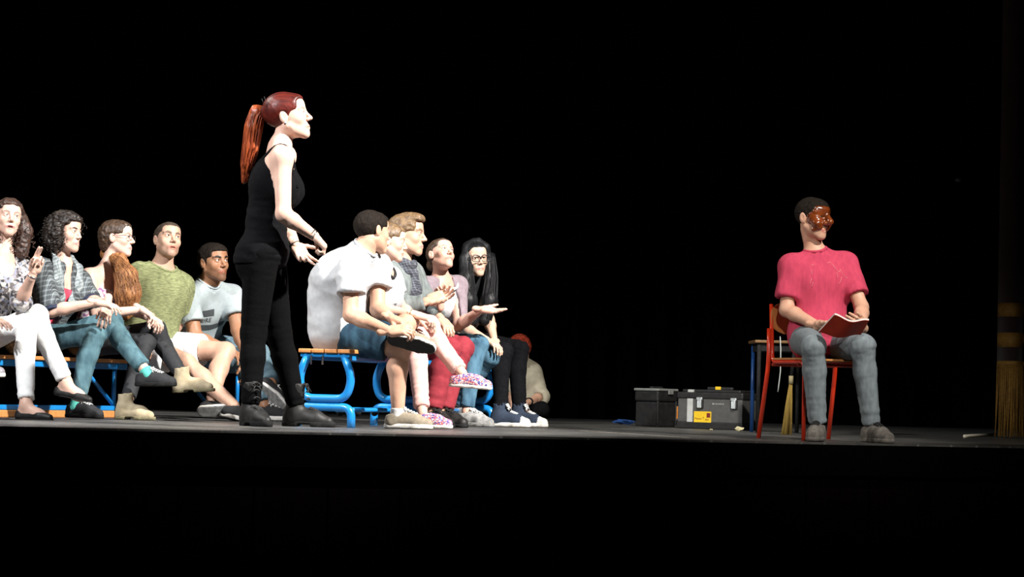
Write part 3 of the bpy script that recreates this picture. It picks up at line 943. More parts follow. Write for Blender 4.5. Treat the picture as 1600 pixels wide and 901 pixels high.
# ------------------------------------------------------------------ the stage
EA, EB = np.array([-2.35, 10.85]), np.array([1.54, 12.15])          # two points of the stage's front edge
ed = (EB - EA) / np.linalg.norm(EB - EA); en = np.array([ed[1], -ed[0]])      # along the edge / towards the audience
e2 = lambda t, o=0.0: EA + ed * t + en * o
ang_e = math.atan2(ed[1], ed[0])
def stage_floor_mat():
    m, nt, b = new_mat('stage_floor')
    b.inputs['Roughness'].default_value = .42
    tc = N(nt, 'ShaderNodeTexCoord'); mp = N(nt, 'ShaderNodeMapping'); mp.inputs['Scale'].default_value = (1.0, 2.2, 1)
    L(nt, tc.outputs['Object'], mp.inputs[0])
    n1 = N(nt, 'ShaderNodeTexNoise', i_Scale=3.5, i_Detail=8.0); L(nt, mp.outputs[0], n1.inputs['Vector'])
    mp2 = N(nt, 'ShaderNodeMapping'); mp2.inputs['Scale'].default_value = (3, 40, 1); mp2.inputs['Rotation'].default_value = (0, 0, .35)
    L(nt, tc.outputs['Object'], mp2.inputs[0])
    n2 = N(nt, 'ShaderNodeTexNoise', i_Scale=2.0, i_Detail=4.0); L(nt, mp2.outputs[0], n2.inputs['Vector'])
    r1 = N(nt, 'ShaderNodeMapRange'); r1.inputs[1].default_value = .35; r1.inputs[2].default_value = .7; L(nt, n1.outputs[0], r1.inputs[0])
    r2 = N(nt, 'ShaderNodeMapRange'); r2.inputs[1].default_value = .60; r2.inputs[2].default_value = .74; L(nt, n2.outputs[0], r2.inputs[0])
    mx = N(nt, 'ShaderNodeMix', data_type='RGBA'); mx.inputs[6].default_value = (.042, .042, .041, 1); mx.inputs[7].default_value = (.115, .112, .105, 1)
    L(nt, r1.outputs[0], mx.inputs[0])
    mx2 = N(nt, 'ShaderNodeMix', data_type='RGBA'); mx2.inputs[7].default_value = (.32, .31, .28, 1)
    L(nt, mx.outputs[2], mx2.inputs[6]); L(nt, r2.outputs[0], mx2.inputs[0]); L(nt, mx2.outputs[2], b.inputs['Base Color'])
    r3 = N(nt, 'ShaderNodeMapRange'); r3.inputs[3].default_value = .30; r3.inputs[4].default_value = .6; L(nt, n1.outputs[0], r3.inputs[0])
    L(nt, r3.outputs[0], b.inputs['Roughness'])
    return m
a, c_ = e2(-6), e2(12); bq = [a, c_, c_ - en * 11.5, a - en * 11.5]
bm = bmesh.new()
tv = [bm.verts.new((p[0], p[1], 0)) for p in bq]; lv = [bm.verts.new((p[0], p[1], -.06)) for p in bq]
bm.faces.new(tv); bm.faces.new(lv[::-1])
for i in range(4): bm.faces.new((tv[i], lv[i], lv[(i + 1) % 4], tv[(i + 1) % 4]))
bmesh.ops.recalc_face_normals(bm, faces=bm.faces)
fl = bm_obj('floor', bm, stage_floor_mat()); tag(fl, None, None, None, 'structure')
black = mat('black_paint', (.0012, .0012, .0012), (.0020, .0016, .0016), rough=1.0, scale=8, spec=.02)
velvet = mat('black_drape', (.0022, .0022, .0024), (.0035, .0035, .0035), rough=1.0, scale=6, spec=0.0)
brown = mat('stained_board', (.0035, .0014, .0010), (.0018, .0008, .0007), rough=.8, scale=5, stretch=(8, 8, .7), spec=.04)
# stage front: black nosing, then upright dark brown boards with recessed joints
wf = empty('trim_1', (0, 0, 0)); tag(wf, None, None, None, 'structure')
RZ = Matrix.Rotation(ang_e, 3, 'Z')
bm = bmesh.new(); m_ = e2(3, .012); box(bm, (m_[0], m_[1], -.09), (18, .05, .16), RZ, .004); bm_obj('nosing', bm, black, wf)
bm = bmesh.new(); m_ = e2(3, -.06); box(bm, (m_[0], m_[1], -.85), (18, .04, 1.6), RZ); bm_obj('backing', bm, black, wf)
for i in range(24):
    m_ = e2(-2.2 + i * .36, -.03)
    bm = bmesh.new(); box(bm, (0, 0, 0), (.352, .022, 1.42), RZ, .004)
    bm_obj('panel', bm, brown, wf, (0, 0, 0)).location = (m_[0], m_[1], -.88)
bm = bmesh.new(); m_ = e2(3, 7); box(bm, (m_[0], m_[1], -1.68), (30, 14, .1), RZ)
tag(bm_obj('floor_auditorium', bm, black), None, None, None, 'structure')
# black drapes closing the back and the wing, hanging in folds
def drape(name, p0, p1, z0, z1, n, amp, material, label):
    p0, p1 = np.array(p0, float), np.array(p1, float); d = p1 - p0; ln = np.linalg.norm(d); d = d / ln; q = np.array([d[1], -d[0]])
    V = []; F = []
    m = n * 8
    for i in range(m + 1):
        t = i / m
        o = amp * math.sin(t * n * 2 * math.pi) + amp * .4 * math.sin(t * n * 4.7 + 1)
        p = p0 + d * ln * t + q * o
        V += [(p[0], p[1], z0), (p[0], p[1], z1)]
        if i: F.append((2 * i - 2, 2 * i, 2 * i + 1, 2 * i - 1))
    o = mesh_obj(name, V, F, material); md = o.modifiers.new('thickness', 'SOLIDIFY'); md.thickness = .006
    tag(o, label, 'curtain'); return o
drape('stage_drape', (-7, 19.0), (8, 21.8), .004, 7, 60, .07, velvet, 'black drape closing the back of the stage behind everyone')
drape('stage_drape', (4.6, 14.4), (6.2, 20.8), .004, 7, 26, .07, velvet, 'black drape hanging in the right-hand wing')
# black walls of the stage house behind the drapes
for nm, p, q in (('wall_back', (-7.6, 19.5), (9.5, 22.7)), ('wall_left', (-7.6, 9.3), (-7.6, 19.5)), ('wall_right', (9.5, 14.7), (9.5, 22.7))):
    p, q = np.array(p), np.array(q); m_ = (p + q) / 2; d = q - p
    bm = bmesh.new(); box(bm, (0, 0, 0), (np.linalg.norm(d) + .1, .1, 7.4), Matrix.Rotation(math.atan2(d[1], d[0]), 3, 'Z'))
    o = bm_obj(nm, bm, black, None, (m_[0], m_[1], 3.64)); tag(o, None, None, None, 'structure')
# tape marks on the floor
tape = mat('pale_tape', (.42, .40, .33), (.25, .24, .2), rough=.6, scale=30)
tape2 = mat('grey_tape', (.16, .16, .16), (.10, .10, .10), rough=.6, scale=30)
def strip(name, a, b_, wid, material, label, cat='tape'):
    a, b_ = np.array(a, float), np.array(b_, float); d = unit(b_ - a); q = np.array([d[1], -d[0], 0]) * wid / 2
    bm = bmesh.new()
    lo = [bm.verts.new(v) for v in (a - q, b_ - q, b_ + q, a + q)]; hi = [bm.verts.new(np.array(v) + (0, 0, .0012)) for v in (a - q, b_ - q, b_ + q, a + q)]
    bm.faces.new(hi); bm.faces.new(lo[::-1])
    for i in range(4): bm.faces.new((lo[i], lo[(i + 1) % 4], hi[(i + 1) % 4], hi[i]))
    bmesh.ops.recalc_face_normals(bm, faces=bm.faces)
    return tag(bm_obj(name, bm, material), label, cat)
strip('floor_tape', PZ(905, .0006, 13.9), PZ(1075, .0006, 12.55), .025, tape, 'pale tape line on the floor in front of the toolboxes')
strip('floor_tape', PZ(-60, .0006, 16.6), PZ(330, .0006, 17.6), .05, tape2, 'long grey tape line on the floor behind the left bench')
# ------------------------------------------------------------------ cloth, hair and leather
Lt = lambda *a, **k: mat(*a, **k)
black_knit = mat('black_knit', (.0032, .0032, .0038), (.005, .005, .006), rough=.95, scale=120, bump=.15, spec=.08)
black_twill = mat('black_twill', (.0022, .0022, .0024), (.0034, .0034, .0036), rough=.95, scale=160, bump=.2, spec=.06)
black_leather = mat('black_leather', (.008, .008, .008), (.017, .016, .015), rough=.55, scale=25, bump=.3, spec=.3)
black_rubber = mat('black_rubber', (.007, .007, .007), (.012, .012, .012), rough=.8, scale=60, spec=.2)
white_rubber = mat('white_rubber', (.72, .70, .66), (.55, .53, .48), rough=.6, scale=22)
white_lace = mat('white_lace', (.75, .74, .72), (.6, .6, .58), rough=.8, scale=80)
dark_lace = mat('dark_lace', (.012, .012, .012), (.02, .02, .02), rough=.8, scale=80)
pink_tee = mat('pink_tee', (.50, .055, .105), (.42, .045, .09), rough=.9, scale=60, stretch=(1, 1, .3), bump=.12, bscale=300, spec=.15)
grey_jean = mat('grey_jean', (.20, .235, .255), (.145, .17, .19), rough=.85, scale=45, stretch=(1, 1, .35), bump=.25, bscale=260, spec=.2)
suede_grey = mat('suede_grey', (.20, .185, .165), (.12, .11, .10), rough=.9, scale=40, bump=.2, spec=.2)
white_jean = mat('white_jean', (.88, .88, .87), (.82, .82, .81), rough=.85, scale=40, bump=.15, bscale=260, spec=.2)
teal_jean = mat('teal_jean', (.10, .19, .22), (.05, .105, .13), rough=.85, scale=26, stretch=(1, 1, .4), bump=.25, bscale=260, spec=.2)
blue_jean = mat('blue_jean', (.075, .16, .23), (.03, .075, .12), rough=.85, scale=22, stretch=(1, 1, .4), bump=.25, bscale=260, spec=.2)
navy_jean = mat('navy_jean', (.020, .055, .085), (.008, .022, .04), rough=.85, scale=24, stretch=(1, 1, .4), bump=.3, bscale=260, spec=.2)
light_jean = mat('light_jean', (.16, .25, .29), (.09, .15, .19), rough=.85, scale=22, bump=.25, bscale=260, spec=.2)
pink_jean = mat('pale_pink_jean', (.78, .50, .45), (.66, .40, .35), rough=.85, scale=30, bump=.2, bscale=260, spec=.2)
red_jean = mat('red_chino', (.27, .030, .042), (.21, .022, .032), rough=.85, scale=30, bump=.15, bscale=260, spec=.2)
legging = mat('charcoal_legging', (.028, .029, .032), (.020, .021, .023), rough=.75, scale=120, bump=.1, spec=.3)
black_jean = mat('black_jean', (.0055, .0055, .0065), (.0035, .0035, .0045), rough=.9, scale=60, bump=.15, bscale=260, spec=.07)
green_tee = mat('green_heather', (.29, .31, .15), (.11, .125, .06), rough=.9, scale=38, stretch=(1, 1, 4.5), lo=.3, hi=.7, detail=4, spec=.15)
grey_tee = mat('pale_grey_tee', (.34, .39, .40), (.31, .35, .36), rough=.9, scale=60, spec=.15)
white_tee = mat('white_tee', (.52, .53, .545), (.46, .47, .485), rough=.9, scale=40, spec=.15)
white_shorts = mat('white_shorts', (.80, .80, .80), (.72, .73, .74), rough=.85, scale=30, spec=.15)
floral_shoe = voro('floral_canvas', [(.03, .05, .22), (.75, .30, .32), (.80, .72, .70), (.10, .12, .35), (.70, .14, .08), (.75, .55, .58), (.30, .10, .25)], 150)
floral_top = voro('floral_bandeau', [(.78, .75, .76), (.80, .78, .78), (.30, .15, .32), (.75, .70, .74), (.55, .25, .35)], 70)
blouse = voro('printed_blouse', [(.22, .20, .21), (.03, .03, .035), (.34, .32, .31), (.10, .09, .09), (.24, .26, .34), (.40, .38, .36)], 58)
blazer = plaid('plaid_wool', (.040, .046, .050), (.018, .021, .024), (.20, .23, .24), 10, (.15, .25, .5))
blazer_lapel = plaid('plaid_wool_lapel', (.16, .19, .20), (.09, .105, .11), (.38, .42, .42), 16, (0, .5, .9))
navy = mat('navy_lining', (.010, .016, .045), (.008, .012, .03), rough=.7, scale=40)
gold = mat('gold_metal', (.55, .36, .10), (.45, .3, .08), rough=.3, metal=1.0, scale=20)
silver = mat('silver_metal', (.55, .55, .56), (.4, .4, .42), rough=.25, metal=1.0, scale=20)
hair_red = mat('dyed_red_hair', (.11, .012, .007), (.035, .004, .003), rough=.45, scale=60, stretch=(.10, 1, .45), bump=.35, bscale=110, spec=.3)
hair_red_backlit = mat('backlit_red_hair', (.42, .085, .018), (.17, .025, .008), rough=.42, scale=70, stretch=(1, 1, .08), bump=.5, bscale=130, spec=.5)  # ponytail of the red hair, light from behind painted in as orange
hair_dark = mat('dark_brown_hair', (.022, .013, .009), (.008, .006, .005), rough=.5, scale=60, bump=.6, bscale=120, spec=.45)
hair_brown = mat('brown_curly_hair', (.060, .028, .017), (.018, .009, .007), rough=.5, scale=45, bump=.6, bscale=90, spec=.45)
hair_auburn = mat('auburn_hair', (.36, .155, .050), (.15, .055, .018), rough=.6, scale=55, stretch=(1, 1, .25), bump=.6, bscale=110, spec=.45)
hair_fair = mat('light_brown_hair', (.20, .125, .062), (.085, .05, .026), rough=.5, scale=60, stretch=(1, 1, .5), bump=.5, bscale=110, spec=.45)
hair_mid = mat('mid_brown_hair', (.075, .042, .024), (.030, .018, .011), rough=.5, scale=60, stretch=(1, 1, .5), bump=.5, bscale=110, spec=.45)
hair_black = mat('black_hair', (.004, .004, .005), (.008, .008, .009), rough=.5, scale=60, stretch=(1, 1, .06), bump=.4, bscale=120, spec=.25)
hair_crop = mat('cropped_dark_hair', (.016, .011, .008), (.007, .005, .004), rough=.8, scale=110, stretch=(1, 1, .4), bump=.5, bscale=200, spec=.12)
hair_crop2 = mat('cropped_brown_hair', (.075, .052, .036), (.035, .024, .017), rough=.75, scale=160, bump=.6, bscale=240, spec=.3)
hair_ginger = mat('ginger_hair', (.40, .05, .02), (.16, .02, .01), rough=.5, scale=50, bump=.5, bscale=100)
SK_PALE = (.64, .425, .335); SK_MID = (.56, .35, .25); SK_TAN = (.33, .165, .09); SK_WARM = (.58, .345, .24)
DN = (0, 0, -1); UPV = (0, 0, 1)

# ------------------------------------------------------------------ bits of dress
def ring(name, sd, off, rad, thick, material, label=None, fl=.8):
    def g(B):
        A, wpos, sc = B['hand' + sd]
        pts = [wpos + A[1] * off + (A[0] * math.cos(t) + A[2] * fl * math.sin(t)) * rad * sc for t in np.linspace(0, 2 * math.pi, 20, endpoint=False)]
        o = tube(name, pts, thick, material, B['obj'], 6, B['base'], True)
        if label: o['label'] = label
    return g
def glasses(material, w=.030, hgt=.019, thick=.0022, label=None):
    def g(B):
        HW, base = B['HW'], B['base']; lines = []
        for q in (1, -1):
            lines.append([HW(np.array([q * .0325 + w * np.sign(math.cos(t)) * abs(math.cos(t)) ** .6, .1015 - .10 * max(0, abs(q * .0325 + w * math.cos(t)) - .04) ** 1.0, .007 + hgt * np.sign(math.sin(t)) * abs(math.sin(t)) ** .6])) for t in np.linspace(0, 2 * math.pi, 25)])
            lines.append([HW(np.array(v)) for v in ((q * .0625, .097, .012), (q * .076, .085, .014), (q * .081, .03, .016), (q * .081, -.01, .018), (q * .079, -.028, .004))])
        lines.append([HW(np.array(v)) for v in ((-.006, .104, .010), (0, .1065, .012), (.006, .104, .010))])
        o = tube('glasses', lines[-1], thick * B['hs'] * 1.1, material, B['obj'], 6, base)
        for i, ln in enumerate(lines[:-1]): tube(('rim', 'temple')[i % 2], ln, thick * B['hs'], material, o, 6, base)
        if label: o['label'] = label
    return g
def project(B, obj, pts2, origin, A, lift=.002, reach=.4):
    """lay flat points (u to the wearer's left, v up) on a garment from its front"""
    me = obj.data; bvh = BVHTree.FromPolygons([v.co for v in me.vertices], [p.vertices for p in me.polygons])
    out = []; last = None
    for u, v in pts2:
        p = origin - A[0] * u + A[2] * v
        st = Vector(p + A[1] * reach - B['base']); d = Vector(-A[1])
        hit = bvh.ray_cast(st, d, reach * 2)
        q = np.array(hit[0]) if hit[0] is not None else (last if last is not None else p - B['base'])
        last = q; out.append(q + A[1] * lift)
    return np.array(out)
def decal_rect(name, gar, rects, material, org_fn, label=None, n=10):
    def g(B):
        V = []; Fq = []; A = B['A2']; org = org_fn(B)
        for (u0, u1, v0, v1) in rects:
            pts = [(u0 + (u1 - u0) * i / n, v0 + (v1 - v0) * j / 4) for j in range(5) for i in range(n + 1)]
            q = len(V); V += list(project(B, B[gar], pts, org, A))
            for j in range(4):
                for i in range(n):
                    a = q + j * (n + 1) + i; Fq.append((a, a + 1, a + n + 2, a + n + 1))
        o = mesh_obj(name, np.array(V), Fq, material, B['obj'])
        if label: o['label'] = label
    return g
def decal_text(text, gar, size, u, v, material, org_fn, label=None):
    def g(B):
        cu = bpy.data.curves.new('print', 'FONT'); cu.body = text; cu.size = size; cu.resolution_u = 3
        t = bpy.data.objects.new('tmp_text', cu); COL.objects.link(t)
        dg = bpy.context.evaluated_depsgraph_get(); me = bpy.data.meshes.new_from_object(t.evaluated_get(dg))
        bm = bmesh.new(); bm.from_mesh(me); bmesh.ops.triangulate(bm, faces=bm.faces)
        V = [(w_.co.x + u, w_.co.y + v) for w_ in bm.verts]; bm.verts.index_update(); Fq = [tuple(w_.index for w_ in f.verts) for f in bm.faces]
        bm.free(); bpy.data.objects.remove(t); bpy.data.curves.remove(cu); bpy.data.meshes.remove(me)
        W = project(B, B[gar], V, org_fn(B), B['A2'], .0025)
        o = mesh_obj('lettering', W, Fq, material, B['obj'], smooth=False)
        if label: o['label'] = label
    return g
def decal_lines(name, gar, lines, rad, material, org_fn, label=None):
    def g(B):
        for ln in lines:
            pts = []
            for i in range(len(ln) - 1):
                for t in np.linspace(0, 1, 5)[:-1]: pts.append(lerp(ln[i], ln[i + 1], t))
            pts.append(np.array(ln[-1]))
            o = tube(name, project(B, B[gar], [tuple(p) for p in pts], org_fn(B), B['A2'], .0008), rad, material, B[gar], 4)
            if label: o['label'] = label
    return g
chest_org = lambda B: lerp(B['J']['mid'], B['J']['neck'], .5)
# ---- the actor with the mask, on the red chair
def leather_mask(B):
    m = mat('mask_leather', (.20, .042, .008), (.085, .016, .004), rough=.20, scale=14, bump=.08, bscale=40, coat=.7, spec=.6)
    pr = [ell((0, .034, .010), (.073, .068, .080)), ell((0, .05, .05), (.062, .05, .042)),
          cone((0, .095, .030), (0, .128, -.010), .014, .0165), ell((0, .133, -.016), (.0155, .016, .0145))]
    pr += sk(lambda q: [ell((q * .040, .068, -.028), (.031, .030, .027)), cone((q * .058, .062, .040), (q * .012, .092, .034), .011, .010),
                        cone((q * .052, .068, .062), (q * .010, .096, .054), .007, .007), ell((q * .017, .105, -.024), (.013, .014, .011)),
                        cone((q * .03, .09, -.05), (q * .052, .055, -.062), .010, .012)])
    F = Field(pr, .0033, .012); F.add(pr, .013)
    F.cut(sk(lambda q: [ell((q * .031, .112, .012), (.0125, .035, .0075))]), .004)
    F.cut(ell((0, .085, -.085), (.034, .06, .040)), .006)
    F.plane((0, .012, 0), (0, -1, -.12)); F.plane((0, 0, .085), (0, -.25, 1))
    V, Q = F.nets(); V = wrinkle(V, Q, .0008, (40, 40, 40), 3)
    o = mesh_obj('half_mask', B['HW'](V) - B['base'], Q, m, B['obj'])
    o['label'] = 'glossy brown leather half mask with bulging nose'
    pts = [B['HW'](np.array([.084 * math.cos(t), -.018 - .0 + .098 * math.sin(t), .032])) for t in np.linspace(math.pi * 1.02, math.pi * 1.98, 16)]
    tube('strap', pts, .0025, black_rubber, o, 6, B['base'])
    return o
wprint = mat('pale_print', (.72, .26, .28), (.62, .2, .22), rough=.8, scale=40)
person('M', 'young man in a pink t-shirt and brown half mask, seated on the red chair', dict(
    Y=12.75, s=1.0, pel=(1281, 531, .10), neck=(1277, 404, .13), head=(1270, 342, .10), hs=.955, yaw=22, syaw=14, look=(43, -3, 1),
    mid=(1280, 470, .17), shR=(1236, 416, .10), shL=(1320, 412, .16), bulk=.92, waist=.95, neckr=.86,
    elR=(1229, 484, .06), wrR=(1277, 508, '-'), elL=(1346, 480, .05), wrL=(1347, 512, '-'),
    knR=(1271, 541, '-'), anR=('f', 1277, .088, -.30), knL=(1349, 541, '-'), anL=('f', 1362, .088, -.26),
    toeR=(facing(-14), UPV), toeL=(facing(24), UPV),
    handR=dict(dir=(.72, -.42, -.10), palm=(.05, .45, .9), curl=[14, 18, 22, 28], spread=4, thumb=(42, -12)),
    handL=dict(dir=(-.35, -.78, .12), palm=(-.75, .30, .45), curl=[34, 40, 46, 50], spread=3, thumb=(30, 10)),
    skin=SK_WARM, hairc=(.02, .015, .012), hair=hair_short(hair_crop, .006, .070, -.048, .022, .022),
    face=dict(jaw=.97, beard=.12), extra=[leather_mask,
        decal_lines('printed_drawing', 't_shirt', [[(.02, .10), (.035, .105), (.05, .085), (.06, .062), (.075, .05), (.085, .062), (.09, .045), (.105, .022), (.118, .01)], [(.085, .022), (.075, .002), (.062, -.015)], [(.055, .05), (.062, .035), (.055, .02)],
            [(-.075, .095), (-.055, .10)], [(-.08, .075), (-.085, .05)], [(-.09, .03), (-.105, .0)], [(-.085, .01), (-.095, -.015)]], .0013, wprint, chest_org, 'thin pale line drawing printed on the chest')],
    wear=[pants('jeans', grey_jean, 1.98, .008, (.005, (13, 13, 26)), label='grey-blue slim jeans'),
          top('t_shirt', pink_tee, .72, -.10, 'crew', .015, (.010, (11, 11, 4)), flare=.008, boxy=.90, label='pink short-sleeved t-shirt')],
    shoe=('sneaker', (suede_grey, suede_grey, dark_lace), dict(laces=5, sole=.024)), ss=1.0))

# ---- the standing woman
def ponytail_F(B):
    Y = B['c']['Y']
    pr = [hbase(.006), fore(.010)] + [ell((0, -.03, .05), (.078, .085, .078))]
    F = Field(pr + [ell((0, -.11, .05), (.03, .03, .03))], .0033, .02); F.add(pr, .03)
    F.cut(slab((0, .135, -.036), (.12, .056, .10), None, .012), .02); F.cut(slab((0, .12, -.10), (.12, .080, .105), None, .012), .02)
    ear_cut(F); F.cut(slab((0, .02, -.155), (.15, .15, .10), None, .012), .02)
    F.add(ell((0, -.112, .048), (.024, .022, .026)), .02)
    V, Q = F.nets(); V = wrinkle(V, Q, .0011, (14, 90, 60), 4)
    hair = mesh_obj('hair', B['HW'](V) - B['base'], Q, hair_red, B['obj'])
    hair['label'] = 'dark red hair swept back from the face'
    g = [P(414, 172, Y + .02), P(402, 176, Y + .03), P(396, 200, Y + .03), P(392, 230, Y + .03), P(386, 258, Y + .03), P(381, 284, Y + .03)]
    tail = []
    for i in range(len(g) - 1): tail.append(cone(g[i], g[i + 1], (.020, .036, .040, .036, .026, .010)[i], (.020, .036, .040, .036, .026, .010)[i + 1]))
    G = Field(tail, .005, .02); G.add(tail, .02); V, Q = G.nets(); V = wrinkle(V, Q, .006, (70, 70, 6), 8)
    t = mesh_obj('ponytail', V - B['base'], Q, hair_red_backlit, B['obj']); t['label'] = 'long red ponytail down her back, backlight painted in as orange'
    strands(B, [(g, (.012, .040, .046, .042, .034, .016))], 90, 1.0, hair_red_backlit, t, .0022, 3)
    tube('hair_tie', [P(414 + 3 * math.cos(a), 172 + 8 * math.sin(a), Y + .02 + .022 * math.sin(a + 1.57)) for a in np.linspace(0, 2 * math.pi, 14, endpoint=False)], .006, black_rubber, hair, 6, B['base'], True)
    tubes('hair_clip', [[P(413, 168, Y), P(411, 160, Y - .01), P(409, 154, Y - .01)], [P(415, 166, Y), P(415, 158, Y - .01), P(413, 151, Y)]], .0025, black_rubber, hair, 5, B['base'])['kind'] = 'stuff'
    return F
def tank_straps(B):
    """bands lying on the skin: marched onto the body from outside"""
    J, A2, T = B['J'], B['A2'], B['T']; up = unit(J['neck'] - J['mid'])
    ch = lerp(J['mid'], J['neck'], .42); pr = T['chest'] + T['yoke'] + T['neck'] + T['belly']
    F = Field(pr, .008, .10); F.F[:] = .3; F.add(T['belly'] + T['chest'], .06); F.add(T['yoke'], .05); F.add(T['neck'], .04)
    for q in (1, -1):
        c_ = ch + A2[0] * q * .082 + up * .02; pts = []
        for t in np.linspace(math.radians(-8), math.radians(200), 26):
            d = A2[1] * math.cos(t) + up * math.sin(t); rr = np.linspace(.34, .02, 130)
            ln = np.array([c_ + d * r for r in rr]); inn = F.sample(ln) < .004
            pts.append(ln[np.argmax(inn)] if inn.any() else c_ + d * .1)
        pts = np.array(pts)
        for _ in range(2): pts[1:-1] = (pts[:-2] + 2 * pts[1:-1] + pts[2:]) / 4
        tube('shoulder_strap', pts, .0095, black_knit, B['tank_top'], 8, B['base'])
def ear_stud(B):
    bm = bmesh.new(); bmesh.ops.create_icosphere(bm, subdivisions=2, radius=.0065)
    o = bm_obj('earring', bm, mat('turquoise_stud', (.25, .50, .60), (.5, .6, .65), rough=.2, scale=20), B['obj'], smooth=True)
    o.location = B['HW'](np.array([.088, -.004, -.030])) - B['base']
    o['label'] = 'pale turquoise ear stud'
person('F', 'standing woman with a red ponytail painted backlit orange, black tank top and black trousers', dict(
    Y=12.0, s=.98, sex='f', seated=False, bust=1.18, bulk=1.09, pel=(414, 396, 0), mid=(417, 330, 0), neck=(437, 230, .0), head=(450, 184, .0), yaw=84, syaw=82, look=(86, 12, -2), hs=1.02,
    shR=(441, 246, -.15), shL=(445, 244, .15), elR=(443, 335, -.20), wrR=(492, 369, -.12), elL=(440, 335, .17), wrL=(462, 384, .02),
    knR=(396, 522, -.09), anR=('f', 392, .10, -.16), knL=(436, 521, .07), anL=('f', 464, .10, .05),
    toeR=(facing(34), UPV), toeL=(facing(80), UPV),
    handR=dict(dir=(.62, .20, -.62), palm=(-.55, .1, -.6), curl=[62, 66, 70, 72], spread=4, thumb=(30, 40)),
    handL=dict(dir=(.58, -.30, -.75), palm=(.2, -.9, .3), curl=[8, 12, 34, 46], spread=14, thumb=(52, 6)),
    skin=SK_PALE, hairc=(.10, .03, .02), hair=ponytail_F, face=dict(blush=.25, jaw=.96, nose=1.08, iris=(.05, .03, .02)),
    wear=[pants('trousers', black_twill, 1.95, .008, (.004, (12, 12, 30)), label='tight black trousers'),
          top('tank_top', black_knit, 0, -.06, 'tank', .008, (.005, (9, 9, 26)), tight=1, h=.0062, label='black ribbed tank top'), tank_straps],
    extra=[ear_stud, ring('bracelet', 'R', -.012, .034, .004, silver, 'beaded bracelet'), ring('bracelet', 'R', -.026, .034, .0035, black_leather), ring('bracelet', 'L', -.01, .031, .003, black_leather)],
    shoename='boot', shoe=('boot', (black_leather, black_rubber, dark_lace), dict(laces=7, sole=.03)), ss=1.02))
# ------------------------------------------------------------------ the row on the left bench
def hair_mass(material, prims_l, prims_w=(), amp=.007, freq=42, hl=.066, temple=.02, side=.02, cutface=True, ears=False, h=.0050, k=.03, low=None, seed=4, name='hair', fz=1.0, label=None):
    """big hair: volumes in head space (prims_l) and in world space (prims_w: fn(B) -> cones)"""
    def g(B):
        HL, hs = B['HL'], B['hs']
        pw = [('c', HL(p[1]), HL(p[2]), p[3] / hs, p[4] / hs) + p[5:] for p in (prims_w(B) if prims_w else [])]
        pr = list(prims_l)
        F = Field(pr + pw, h, .02); F.add(pr, k)
        if cutface: face_cut(F, hl, temple, side)
        if ears: ear_cut(F)
        if low is not None: F.cut(slab((0, -.02, low - .11), (.15, .15, .10), None, .01), .02)
        F.add(pw, k)
        V, Q = F.nets(); V = wrinkle(V, Q, amp, (freq, freq, freq * fz), seed, True)
        o = mesh_obj(name, B['HW'](V) - B['base'], Q, material, B['obj'])
        if label: o['label'] = label
        B['hairobj'] = o
        return F
    return g
def curls(B, material, n, lo, hi, rad, seed, cond):
    """loose ringlets standing off a curly mass"""
    rnd = random.Random(seed); me = B['hairobj'].data; V = []; Fq = []
    vs_ = [v for v in me.vertices if cond(B['HL'](np.array(v.co) + B['base']))]
    for i in range(n):
        v = rnd.choice(vs_); p = np.array(v.co); nn = np.array(v.normal)
        ln = rnd.uniform(lo, hi); d = unit(nn * .5 + np.array([0, 0, -.8]) + np.array([rnd.uniform(-.3, .3) for _ in range(3)]))
        x = unit(np.cross(d, nn + .01)); y = np.cross(d, x); ph = rnd.uniform(0, 6.28); cr = rad * rnd.uniform(.7, 1.3)
        m = 14; pts = [p - nn * .006 + d * ln * t / m + (x * math.cos(ph + t * .9) + y * math.sin(ph + t * .9)) * cr for t in range(m + 1)]
        q = len(V); a, f = tube_mesh(pts, np.linspace(.0032, .0018, m + 1), 4); V += a; Fq += [tuple(k + q for k in z) for z in f]
    tag(mesh_obj('curls', np.array(V), Fq, material, B['hairobj']), None, None, None, 'stuff')
def with_curls(fn, *a):
    def g(B):
        F = fn(B); curls(B, *a); return F
    return g
FL, FR = 63, 69
